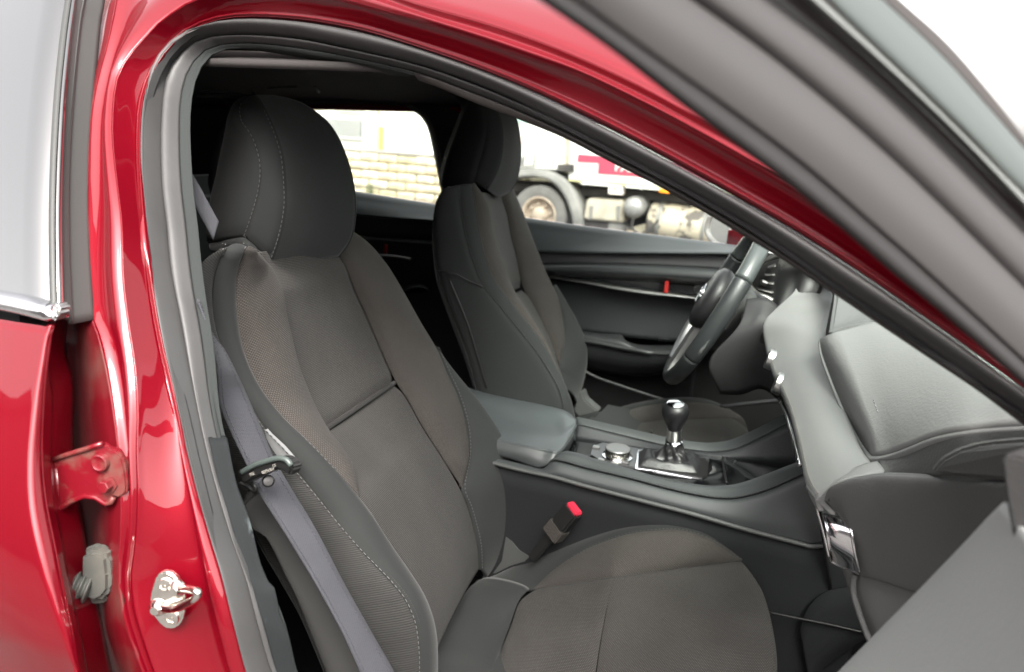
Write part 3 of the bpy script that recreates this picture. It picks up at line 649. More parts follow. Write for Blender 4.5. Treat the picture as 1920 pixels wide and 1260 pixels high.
F1 = DLn([(1096, 0), (1240, 105), (1383, 206), (1517, 307), (1647, 420), (1760, 520), (1920, 668)])
F2 = DLn([(1297, 0), (1431, 96), (1551, 192), (1671, 297), (1786, 407), (1920, 540)])
F3 = DLn([(1431, 0), (1575, 110), (1719, 240), (1862, 383), (1920, 440)])
F4 = DLn([(1508, 0), (1647, 120), (1786, 249), (1920, 393)])
F5 = DLn([(1546, 0), (1719, 163), (1920, 364)])
F6 = DLn([(1656, 0), (1767, 105), (1862, 211), (1920, 278)])
F7 = DLn([(1688, 0), (1778, 82), (1863, 182), (1920, 257)])
A_(loft('frame_seal', [tow(F0, -.02), tow(F0, 0), tow(mix(F0, F1, .4), .004), tow(mix(F0, F1, .85), -.001)], RUBD, None, 6, True, .004), fd)
A_(loft('window_frame', [tow(mix(F0, F1, .85), -.001), tow(F1, .002), tow(mix(F1, F2, .5), .004), tow(F2, -.001)], DGREY, None, 6, True, .004), fd)
A_(loft('window_frame_inner', [tow(F2, -.003), tow(mix(F2, F3, .3), .001), tow(mix(F2, F3, .7), .001), tow(F3, -.003)], DGREY, None, 6, True, .004), fd)
A_(loft('glass_run', [tow(F3, -.003), tow(mix(F3, F4, .4), -.008), tow(F4, -.004)], BLK, None, 6, True, .004), fd)
A_(loft('frame_strip', [tow(F4, -.004), tow(mix(F4, F5, .5), .001), tow(F5, -.003)], mat('pale_trim', (.13, .14, .135), .5), None, 6, True, .004), fd)
A_(loft('frame_outer', [tow(F5, -.004), tow(mix(F5, F6, .12), 0), tow(mix(F5, F6, .6), .001), F6], mat('pale_frame', (.075, .090, .087), .35), None, 6, True, .004), fd)
A_(loft('frame_edge', [tow(F6, -.001), F7, tow(F7, -.01)], mat('edge_grey', (.05, .046, .044), .5), None, 5, False, .004), fd)
G0 = L([(1400, 1425), (1480, 1343), (1560, 1260), (1640, 1178), (1720, 1096), (1800, 1012), (1850, 958), (1873, 936)], [-.69, -.695, -.70, -.71, -.725, -.745, -.76, -.77], 50)
def dp(s, dx=0, dz_=0): return G0+np.array([.10*s+dx, -s, dz_])
A_(loft('door_panel', [dp(-.006, .03), dp(0, .008), dp(.008), dp(.05, .002), dp(.12, .006), dp(.25, .006), dp(.42, .004), dp(.8, .004)], DPAN, None, 6, True, .006, toward=(-1, -1, 1)), fd)
A_(loft('door_skin', [dp(-.02, .10), dp(.8, .10)], RED, None, 3, False, .006, toward=(2, -.5, .5)), fd)
mp_ = [(1874, 856), (1890, 851), (1925, 860), (2000, 872), (2010, 1110), (1950, 1090), (1922, 1072), (1905, 1040), (1893, 985), (1882, 920)]
A_(prism('mirror_patch', [aY(*p_, -.80) for p_ in mp_], (.02, .03, 0), mat('mirror_patch_plastic', (.020, .020, .020), .55, bump=.35, bscale=400), None, .003), fd)

# ---- headliner and cabin rear
hlG = []
edge = S3[nb-4:]; edge = edge[edge[:, 0] < -.30]
for x in np.linspace(-1.95, -.34, 30):
    yn = -.565; row = []
    for s in np.linspace(0, 1, 20):
        y = yn+s*(.60-yn); z = 1.335-.035*(2*s-1)**4-.05*max(0, (-x-1.2)/.7)**2-.004
        row.append((x, y, z))
    hlG.append(row)
A_(grid('headliner', np.array(hlG), HEADL, None, .008, toward=(-.5, 0, .8)))
tn = S3[nb-10:]; tn = np.array([p for p in tn if p[0] < -.30])
A_(loft('headliner_edge', [tn+np.array([0, .004, 0]), tn*np.array([1, 0, 1])+np.array([0, -.55, .015])], HEADL, None, 2, False, .004, toward=(-.5, 0, .8)))
# grab handle / lamp recess on the ceiling
hz = 1.318
h1 = [aZ(x, y, hz) for x, y in [(487, 176), (492, 168), (520, 164), (556, 163)]]
A_(tube('ceiling_lamp_edge', np.array(h1), .0022, PLAS, None, 8))
h2 = [aZ(x, y, hz) for x, y in [(575, 186), (578, 188), (598, 187), (604, 184), (598, 172), (590, 163)]]
A_(tube('grab_handle', np.array(h2), .003, PLAS, None, 8))
A_(tube('coat_hook', np.array([aZ(x, y, 1.27) for x, y in [(402, 230), (412, 231), (417, 232)]]), .002, PLAS, None, 8))
h3 = L([(427, 228), (412, 245), (400, 275), (392, 320), (390, 345), (398, 372)], .10, 24)
A_(loft('rear_belt_guide', [h3, h3+np.array([.018, 0, 0]), h3+np.array([.03, .03, 0])], BLK, None, 4, False, .01))
# back of the cabin
A_(box('rear_bulkhead', (-1.98, 0, .95), (.02, .66, .40), HEADL)); A_(box('rear_shelf', (-1.80, 0, .98), (.18, .62, .012), PLASD))
rs_ = part('rear_bench', (-1.45, 0, .3), 'dark rear bench seat behind the front seats')
A_(box('backrest', (-1.58, 0, .78), (.07, .58, .30), PLAIN, None, bevel=.05, ax=np.array([[1, 0, .0], [0, 1, 0], [-.28, 0, 1.0]])), rs_)
A_(box('cushion', (-1.27, 0, .50), (.24, .58, .09), PLAIN, None, bevel=.05), rs_)
for y in (-.33, .33): A_(box('headrest', (-1.70, y, 1.10), (.04, .12, .075), PLAIN, None, bevel=.035), rs_)
# near side rear trim with its window opening
A_(box('rear_door_trim', (-1.25, -.735, .66), (.62, .03, .38), PLASD)); A_(box('quarter_trim', (-1.86, -.66, 1.1), (.16, .06, .26), HEADL))
A_(box('rear_quarter', (-1.9, -.80, .72), (.45, .04, .36), RED)); A_(box('rear_quarter', (-1.9, .80, .72), (.45, .04, .36), RED))
A_(box('tailgate', (-2.28, 0, .8), (.04, .80, .50), RED, bevel=.03))
A_(box('floor', (-.4, 0, .20), (1.6, .78, .02), CARPET)); A_(box('firewall', (.62, 0, .6), (.02, .78, .36), CARPET))

# ---- far side doors
fdR = part('far_rear_door', (-1.2, .75, .5), 'dark inner panel of the far rear door'); fdF = part('far_front_door', (-.4, .75, .5), 'dark inner panel of the driver door with satin strip')
xs0, xs1 = -1.62, -.93
def hline(P, y=None): return P
bt_p = [(560, 338), (668, 358), (750, 371), (828, 384), (905, 397)]
def fr(p, Y, n=30): return L(p, Y, n)
# rear door belt: bright rounded top, dark below
r0 = fr([(500, 330), (668, 358), (828, 384), (900, 395)], .725); r1 = fr([(500, 332), (668, 361), (828, 388), (900, 399)], .705)
r2 = fr([(500, 362), (668, 390), (815, 407), (900, 416)], .668); r3 = fr([(500, 374), (668, 402), (815, 413), (900, 421)], .655)
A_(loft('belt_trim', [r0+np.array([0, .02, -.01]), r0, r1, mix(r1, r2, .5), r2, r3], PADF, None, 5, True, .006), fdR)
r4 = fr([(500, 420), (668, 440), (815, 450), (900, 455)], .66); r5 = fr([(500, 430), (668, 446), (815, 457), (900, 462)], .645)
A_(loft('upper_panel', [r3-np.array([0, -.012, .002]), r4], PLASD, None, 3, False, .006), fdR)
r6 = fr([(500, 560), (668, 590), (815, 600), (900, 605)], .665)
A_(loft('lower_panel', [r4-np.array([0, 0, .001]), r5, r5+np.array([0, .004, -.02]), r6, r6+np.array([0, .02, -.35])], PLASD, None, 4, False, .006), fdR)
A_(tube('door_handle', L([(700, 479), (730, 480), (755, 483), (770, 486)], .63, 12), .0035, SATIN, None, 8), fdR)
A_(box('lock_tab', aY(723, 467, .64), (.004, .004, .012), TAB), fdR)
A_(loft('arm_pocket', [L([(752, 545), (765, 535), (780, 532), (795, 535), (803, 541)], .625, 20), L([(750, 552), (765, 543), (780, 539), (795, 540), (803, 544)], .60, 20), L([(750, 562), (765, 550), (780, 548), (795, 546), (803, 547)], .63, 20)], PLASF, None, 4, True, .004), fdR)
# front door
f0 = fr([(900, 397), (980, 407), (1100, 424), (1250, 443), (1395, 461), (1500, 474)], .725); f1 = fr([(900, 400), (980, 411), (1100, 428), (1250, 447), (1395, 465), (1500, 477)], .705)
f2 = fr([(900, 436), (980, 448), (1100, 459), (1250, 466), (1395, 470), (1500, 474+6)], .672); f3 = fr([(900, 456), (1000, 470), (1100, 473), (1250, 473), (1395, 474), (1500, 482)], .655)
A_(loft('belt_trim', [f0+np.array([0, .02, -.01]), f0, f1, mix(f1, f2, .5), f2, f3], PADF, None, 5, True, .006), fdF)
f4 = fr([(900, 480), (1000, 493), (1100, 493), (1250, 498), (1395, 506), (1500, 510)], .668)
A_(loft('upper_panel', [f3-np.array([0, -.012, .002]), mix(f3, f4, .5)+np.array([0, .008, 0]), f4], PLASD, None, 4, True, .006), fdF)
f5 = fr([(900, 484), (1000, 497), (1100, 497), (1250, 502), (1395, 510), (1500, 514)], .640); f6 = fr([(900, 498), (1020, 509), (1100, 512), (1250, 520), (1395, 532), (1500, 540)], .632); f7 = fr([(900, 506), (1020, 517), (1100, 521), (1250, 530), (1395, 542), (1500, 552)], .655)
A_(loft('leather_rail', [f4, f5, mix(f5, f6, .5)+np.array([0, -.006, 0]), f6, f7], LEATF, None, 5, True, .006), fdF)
stitch(rs(f6, 200), None, THREADD, .001).parent = None
o = [q for q in bpy.data.objects if q.name.startswith('stitching') and q.parent is None][0]; A_(o, fdF)
f8 = fr([(900, 600), (1020, 612), (1090, 622), (1180, 633), (1300, 645), (1450, 660)], .675)
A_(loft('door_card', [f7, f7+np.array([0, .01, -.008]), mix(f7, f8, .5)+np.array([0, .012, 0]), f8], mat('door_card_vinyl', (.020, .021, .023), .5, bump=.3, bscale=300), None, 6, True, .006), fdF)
cs0 = fr([(1030, 519), (1100, 528), (1160, 538), (1224, 547), (1260, 551), (1310, 558), (1340, 562)], .640, 40); cs1 = fr([(1030, 520), (1100, 532), (1160, 544), (1224, 553), (1260, 556), (1310, 561), (1340, 564)], .636, 40)
A_(loft('satin_strip', [cs0+np.array([0, .02, 0]), cs0, cs1, cs1+np.array([0, .02, 0])], SATIN, None, 3, False, .003), fdF)
A_(prism('handle_recess', [aY(x, y, .650) for x, y in [(1233, 543), (1240, 534), (1254, 531), (1300, 536), (1302, 553), (1250, 548)]], (0, .02, 0), GLOSSB, None, .002), fdF)
A_(box('lock_tab', aY(1250, 538, .640), (.004, .004, .014), TAB), fdF)
a0 = fr([(1060, 617), (1090, 620), (1130, 625), (1165, 627), (1172, 638), (1200, 646), (1240, 647), (1290, 648)], .672); a1 = fr([(1060, 622), (1095, 626), (1130, 632), (1165, 637), (1190, 650), (1215, 655), (1245, 655), (1300, 655)], .60); a2 = fr([(1060, 636), (1095, 639), (1130, 645), (1165, 652), (1200, 658), (1220, 662), (1250, 664), (1300, 664)], .588)
a3 = fr([(1060, 680), (1095, 690), (1150, 700), (1200, 705), (1250, 700), (1300, 690)], .64)
A_(loft('armrest', [a0, a1, a2, a2+np.array([0, .002, -.004]), mix(a2, a3, .5)+np.array([0, -.012, 0]), a3], PLASF, None, 4, True, .006), fdF)
for px in (1240, 1248): A_(box('window_switch', aY(px, 637, .63), (.006, .008, .003), GLOSSB, None, bevel=.001), fdF)
lp0 = fr([(1060, 660), (1120, 720), (1230, 752), (1330, 780)], .69); A_(loft('lower_panel', [a3, a3+np.array([0, .04, -.02]), a3+np.array([0, .05, -.35])], CARPET, None, 3, False, .006), fdF)
A_(box('door_backing', (-.62, .765, .64), (1.15, .012, .36), BLK)); A_(box('door_outer', (-.62, .80, .64), (1.15, .012, .36), RED))
# lower seat-side line of driver door
A_(tube('pocket_edge', L([(1085, 690), (1120, 708), (1160, 722), (1230, 745), (1290, 762)], .60, 24), .004, PLASF, None, 8), fdF)
A_(tube('sill_edge', L([(1350, 763), (1400, 757), (1470, 750)], .56, 12), .005, PLASD, None, 8))
# window glass, pillar and rail (far side)
wt = np.array([(-1.62, .60, 1.262), (-1.4, .60, 1.283), (-1.25, .60, 1.288), (-1.10, .60, 1.287), (-.9, .60, 1.285), (-.3, .60, 1.27), (.15, .64, 1.10)])
bl = np.array([(-1.62, .725, 1.07), (-1.4, .725, 1.062), (-1.25, .725, 1.052), (-1.1, .725, 1.045), (-.9, .725, 1.033), (-.3, .725, 1.018), (.3, .725, 1.01)])
A_(loft('window_glass', [cr(wt[:5], 20), cr(bl[:5], 20)], GLASS, None, 4, False, .003), fdR)
A_(loft('window_glass', [cr(wt[4:], 20), cr(bl[4:], 20)], GLASS, None, 4, False, .003), fdF)
tr0 = L([(430, 213), (520, 207), (600, 205), (640, 203), (700, 202.5), (760, 207)], .60, 24); tr1 = L([(430, 180), (520, 178), (600, 176), (640, 176), (700, 178), (772, 182)], .56, 24)
A_(loft('window_rail', [tr0+np.array([0, .05, -.0]), tr0, mix(tr0, tr1, .3)+np.array([0, -.008, 0]), tr1, tr1+np.array([0, -.015, .012]), tr1+np.array([0, -.05, .045])], mat('rail_trim', (.045, .042, .038), .8), None, 5, True, .006))
pl0 = L([(740, 198), (762, 205), (782, 213), (795, 226), (804, 245), (811, 275), (818, 310), (825, 345), (832, 382), (836, 400)], [.60]*5+[.63, .66, .69, .715, .725], 40)
pl1 = L([(766, 194), (775, 200), (796, 213), (808, 230), (815, 250), (822, 280), (828, 310), (833, 345), (838, 382), (842, 400)], [.575]*5+[.605, .635, .665, .69, .70], 40)
pe = pl1+np.array([.19, .01, 0])
A_(loft('far_pillar_trim', [pl0+np.array([0, .02, 0]), pl0, pl1, pl1+np.array([.02, 0, 0]), pe], mat('pillar_dark', (.020, .019, .020), .8), None, 5, False, .006))
A_(loft('far_pillar_edge', [pl0+np.array([-.001, -.001, 0]), mix(pl0, pl1, .5)+np.array([0, -.006, 0]), pl1+np.array([.001, -.002, 0])], mat('pillar_edge', (.10, .09, .085), .6), None, 4, True, .003))
cp = np.array([(-1.62, .60, 1.285), (-1.9, .60, 1.25)]); A_(box('far_quarter_trim', (-1.86, .66, 1.12), (.24, .07, .22), HEADL))
A_(loft('far_roof_rail', [np.array([(-1.95, .60, 1.26), (-.9, .60, 1.287), (-.3, .60, 1.27)]), np.array([(-1.95, .60, 1.36), (-.9, .60, 1.37), (-.3, .62, 1.36)])], RED, None, 2, False, .02, toward=(0, 5, 1.3)))
A_(tube('far_screen_pillar', cr([(-.36, .60, 1.31), (-.1, .61, 1.22), (.2, .65, 1.12), (.62, .70, .97)], 20), .035, HEADL, None, 12))
A_(tube('near_screen_pillar', np.array([p+np.array([.01, .030, .020]) for p in S0[nb+16:]]), .010, HEADL, None, 12))
# far mirror
mr = part('door_mirror', aY(1355, 430, .92), 'red door mirror of the driver side with bright mirror glass')
mo = [(1336, 402), (1345, 385), (1372, 402), (1378, 420), (1374, 440), (1368, 456), (1352, 460), (1338, 450), (1329, 436), (1330, 420)]
mn = np.array([-.78, -.62, .02]); mn /= np.linalg.norm(mn); mc_ = aY(1355, 428, .90)
def onm(x, y): d = ray(x, y); return CAM+d*(np.dot(mc_-CAM, mn)/np.dot(d, mn))
P = cr([onm(x, y) for x, y in mo+[mo[0]]], 40)[:-1]; cc = P.mean(0)
def sc(P, s, d): return cc+(P-cc)*s+np.array(d)
A_(loft('mirror_housing', [np.vstack([q, q[:1]]) for q in (sc(P, .98, (0, 0, 0)), sc(P, 1.10, -mn*.008), sc(P, 1.12, -mn*.05), sc(P, .8, -mn*.10), sc(P, .05, -mn*.12))], RED, None, 5, True, 0), mr)
A_(prism('mirror_glass', sc(P, .97, mn*.003), -mn*.006, MIRR), mr)
A_(tube('mirror_rim', np.vstack([sc(P, 1.03, mn*.003), sc(P, 1.03, mn*.003)[:1]]), .008, mat('mirror_rim_grey', (.35, .34, .33), .5), None, 8), mr)
A_(box('mirror_foot', aY(1390, 445, .84), (.03, .05, .03), RED, bevel=.01), mr)

# ------------------------------------------------------------------ seats
def seat(name, label, loc, D):
    s = part(name, loc, label)
    P = lambda *a, **k: A_(panel(*a, **k), s)
    n = 70
    c = {}
    for k, (pts, ys) in D['back'].items(): c[k] = L(pts, ys, n)
    if name.startswith('passenger'):                        # the tops roll back under the headrest
        for k in ('out', 'b1', 'b2', 'b2u', 'v1'):
            q_ = c[k][0]; ro_ = [q_+np.array([-.050, .040, -.030]), q_+np.array([-.030, .026, -.010]), q_+np.array([-.012, .012, -.001])]
            c[k] = rs(np.vstack([ro_, c[k]]), n+10)[:n+10]
            c[k] = rs(c[k], n)
    for nm, a, b, mt, kw in D['back_panels']:
        P(nm, c[a], c[b], mt, None, **kw)
    for a in D['stitch']:
        o = stitch(c[a[0]]+np.array(a[1] if len(a) > 1 else (0, 0, 0)), None, THREAD if len(a) < 3 else a[2], lift=.0035); A_(o, s)
    # closed shell behind
    near, far = c[D['near']], c[D['far']]
    sg = D['sgn']
    b0 = near+np.array([-.004, .010, -.003]); b1 = near+np.array([-.030, .062, -.035]); b2 = mix(near, far, .5)*np.array([0, 1, 1])+np.array([0, 0, -.05]); b2[:, 0] = np.minimum(near[:, 0], far[:, 0])-.07
    b3 = far+np.array([-.085, -.03*sg, -.035]); b4 = far+np.array([-.02, .004*sg, 0])
    A_(loft('back_shell', [near+np.array([-.003, .003, -.003]), b0+np.array([-.003, .003, -.003]), mix(b0, b1, .5)+np.array([-.004, -.002, 0]), b1, mix(b1, b2, .5)+np.array([-.012, 0, 0]), b2, mix(b2, b3, .5)+np.array([-.012, 0, 0]), b3, b4, far+np.array([-.003, .003, -.002])], PLAIN, None, 2, False, .003, toward=(-5, 0, 1)), s)
    tp4 = [c[k][0] for k in ('b1', 'b2u', 'v1')]; tp4 = cr(np.array(tp4), 24)
    if name.startswith('driver'): A_(loft('shoulder_roll', [tp4+np.array([.001, 0, -.002]), tp4+np.array([-.003, .003, .0004]), tp4+np.array([-.012, .012, -.004]), tp4+np.array([-.030, .028, -.022])], PLAIN, None, 5, True, .004, toward=(-.3, 0, 3)), s)
    # headrest
    h = {k: L(p_, y_, 44) for k, (p_, y_) in D['head'].items()}
    hr = h
    for a, b, bu, nm in D['head_panels']:
        if isinstance(b, str): P(nm, hr[a], hr[b], PLAIN, None, bulge=bu, k=22, pinch=.002, pw=.005, tp=(0, .004), power=.6)
    A_(loft('headrest_front', [hr[k] for k in D['head_front']], PLAIN, None, 10, True, .005), s)
    hl, hrr = hr[D['head_left']], hr[D['head_front'][-1]]
    q1 = hl+np.array([-.03, .05*sg, -.004]); q2 = mix(hl, hrr, .5); q2[:, 0] = np.minimum(hl[:, 0], hrr[:, 0])-.055; q3 = hrr+np.array([-.06, -.03*sg, -.004])
    A_(loft('headrest_back', [hl, q1, q2, q3, hrr], PLAIN, None, 8, True, .004, toward=(-5, 0, 1.2)), s)
    bo = np.array([x[-1] for x in [hr[k] for k in [D['head_left']]+D['head_line']+D['head_front'][1:]]]); bo2 = bo+np.array([-.006, .02, .010])
    A_(loft('headrest_base', [rs(bo, 20)+np.array([-.004, 0, .004]), rs(bo2, 20)+np.array([0, 0, .004])], PLAIN, None, 3, False, .004, toward=(-.5, 0, 0)), s)
    for a in D['head_stitch']:
        A_(stitch(hr[a][5:], None, THREADD if name.startswith('driver') else mat('headrest_thread', (.075, .075, .075), .8), lift=.0028), s)
    return s, c, h
tpc = dict(bulge=.006, k=26, pinch=.004, pw=.007)
PS = {
 'sgn': 1,
 'back': {
  'out': ([(426, 466), (408, 471), (391, 481), (377, 497), (373, 525), (374, 560), (378, 620), (385, 700), (400, 780), (425, 860), (450, 930), (480, 1010), (520, 1080), (560, 1150), (595, 1230), (640, 1340)], [-.606, -.611, -.618, -.625]+[-.628]*11),
  'b1': ([(427, 465), (416, 478), (408, 497), (400, 530), (398, 573), (402, 607), (412, 640), (440, 706), (475, 765), (506, 814), (548, 871), (593, 925), (639, 982), (685, 1035), (734, 1085), (765, 1123), (784, 1165), (791, 1207), (793, 1260), (790, 1330)], -.605),
  'b2': ([(465, 464), (455, 480), (447, 507), (443, 550), (446, 600), (455, 647), (473, 697), (500, 743), (537, 787), (573, 820), (609, 855), (647, 898), (673, 929), (704, 970), (734, 1024), (761, 1070), (784, 1111), (799, 1146), (810, 1191), (812, 1240), (810, 1320)], [-.58]*10+[-.578, -.572, -.568, -.562, -.558, -.555, -.552, -.55, -.55, -.55, -.55]),
  'b2u': ([(467, 464), (456, 480), (447, 507), (443, 550), (446, 600), (455, 647), (473, 697), (500, 743), (537, 787), (573, 820), (609, 855), (647, 898), (673, 929)], [-.58]*10+[-.578, -.572, -.568]),
  'v1': ([(470, 465), (490, 477), (503, 495), (527, 543), (533, 583), (543, 627), (557, 687), (577, 747), (605, 812), (628, 852), (654, 902), (674, 930)], [-.572, -.53, -.495]+[-.49]*5+[-.505, -.52, -.545, -.567]),
  'cu_l': ([(493, 470), (505, 503), (527, 543), (533, 583), (543, 627), (557, 687), (577, 747), (605, 811)], [-.49]*7+[-.505]),
  'cu_r': ([(630, 455), (640, 480), (653, 503), (667, 543), (687, 587), (707, 633), (727, 680), (745, 716)], -.23),
  'cl_l': ([(607, 813), (628, 852), (654, 902), (675, 930), (704, 970), (734, 1024), (761, 1070), (784, 1111), (799, 1146), (810, 1191), (812, 1240)], [-.505, -.52, -.545, -.567, -.562, -.558, -.555, -.552, -.55, -.55, -.55]),
  'cl_r': ([(745, 718), (767, 750), (793, 797), (827, 850), (845, 879), (866, 917), (879, 948), (890, 986), (898, 1024), (900, 1065)], [-.23, -.23, -.23, -.225, -.22, -.21, -.205, -.20, -.195, -.19]),
  'v2': ([(630, 455), (640, 480), (653, 503), (667, 543), (687, 587), (707, 633), (727, 680), (745, 717), (767, 750), (793, 797), (827, 850), (845, 879), (866, 915)], [-.23]*10+[-.225, -.22, -.21]),
  'b3': ([(655, 440), (668, 443), (693, 460), (727, 497), (760, 550), (790, 603), (820, 653), (840, 700), (857, 737), (870, 777), (877, 817), (877, 857), (867, 914)], [-.14]*8+[-.14, -.145, -.155, -.17, -.208]),
  'b3l': ([(818, 650), (840, 700), (857, 737), (870, 777), (877, 817), (877, 857), (867, 914), (879, 948), (890, 986), (898, 1024), (900, 1068)], [-.14, -.14, -.14, -.145, -.155, -.17, -.208, -.205, -.20, -.195, -.19]),
  'o2': ([(819, 650), (848, 694), (880, 733), (915, 775), (945, 820), (965, 865), (974, 910), (972, 960), (960, 1010), (938, 1050), (905, 1085)], [-.138, -.115, -.10, -.09, -.085, -.085, -.085, -.085, -.085, -.09, -.12]),
  'o2f': ([(655, 440), (668, 443), (693, 460), (727, 497), (760, 550), (790, 603), (820, 653), (848, 694), (880, 733), (915, 775), (945, 820), (965, 865), (974, 910), (972, 960), (960, 1010), (938, 1050), (905, 1085)], [-.14]*7+[-.115, -.10, -.09, -.085, -.085, -.085, -.085, -.085, -.09, -.12]),
 },
 'back_panels': [
  ('side_panel', 'out', 'b1', RIB, dict(taper=.06, bulge=.008, k=20, pinch=.003)),
  ('outer_bolster', 'b1', 'b2', PLAIN, dict(taper=.06, bulge=.010, k=20, pinch=.003)),
  ('mesh_bolster', 'b2u', 'v1', MESH, dict(taper=.09, bulge=.016, k=26, pinch=.003, power=.6)),
  ('upper_back_panel', 'cu_l', 'cu_r', MESHC, dict(bulge=-.012, k=36, pinch=.003, pw=.007, tp=(0, .006))),
  ('lower_back_panel', 'cl_l', 'cl_r', MESHC, dict(bulge=-.004, k=36, pinch=.003, pw=.007, tp=(.004, 0))),
  ('inner_mesh_bolster', 'v2', 'b3', MESH, dict(bulge=.014, k=26, pinch=.003, power=.6)),
  ('inner_bolster', 'b3l', 'o2', PLAIN, dict(bulge=.010, k=20, pinch=.003)),
 ],
 'stitch': [('b1', (-.004, 0, 0)), ('b2u', (-.004, 0, 0)), ('b3l', (.003, .003, 0))],
 'near': 'out', 'far': 'o2f',
 'head': {
  'hl': ([(478, 180), (457, 186), (443, 199), (433, 227), (420, 267), (407, 320), (393, 380), (387, 438), (391, 456)], [-.44, -.447]+[-.455]*7),
  's1': ([(478, 178), (462, 184), (450, 200), (452, 225), (464, 243), (477, 267), (487, 307), (485, 350), (473, 397), (457, 444)], [-.44, -.455, -.475, -.483]+[-.487]*6),
  's2': ([(478, 177), (486, 184), (496, 207), (513, 247), (527, 293), (532, 347), (532, 390), (523, 440), (507, 489)], [-.44, -.448, -.458]+[-.465]*6),
  'm1': ([(479, 177), (515, 183), (545, 205), (568, 247), (585, 300), (592, 350), (590, 400), (580, 450), (560, 496)], [-.44, -.385, -.36, -.35, -.35, -.35, -.35, -.35, -.35]),
  'hr': ([(480, 177), (520, 179), (565, 192), (607, 220), (633, 253), (653, 300), (665, 350), (668, 400), (660, 447), (637, 481)], [-.44, -.36, -.30, -.25, -.237, -.235, -.235, -.235, -.235, -.24]),
 },
 'head_panels': [('hl', 's1', .010, 'headrest_side'), ('s1', 's2', .006, 'headrest_band')],
 'head_front': ['s2', 'm1', 'hr'], 'head_left': 'hl', 'head_line': ['s1', 's2'], 'head_stitch': ['s1', 's2'],
}
pseat, pc, ph = seat('passenger_seat', 'nearest front seat, dark grey cloth with brown-grey mesh panels, belt hanging beside it', (-.5, -.36, .3), PS)
A_(tube('crease_welt', np.array([pc['cu_l'][-1]*(1-t)+pc['cu_r'][-1]*t+np.array([-.0045, 0, -.002]) for t in np.linspace(0, 1, 12)]), .0035, MESHC, None, 8), pseat)
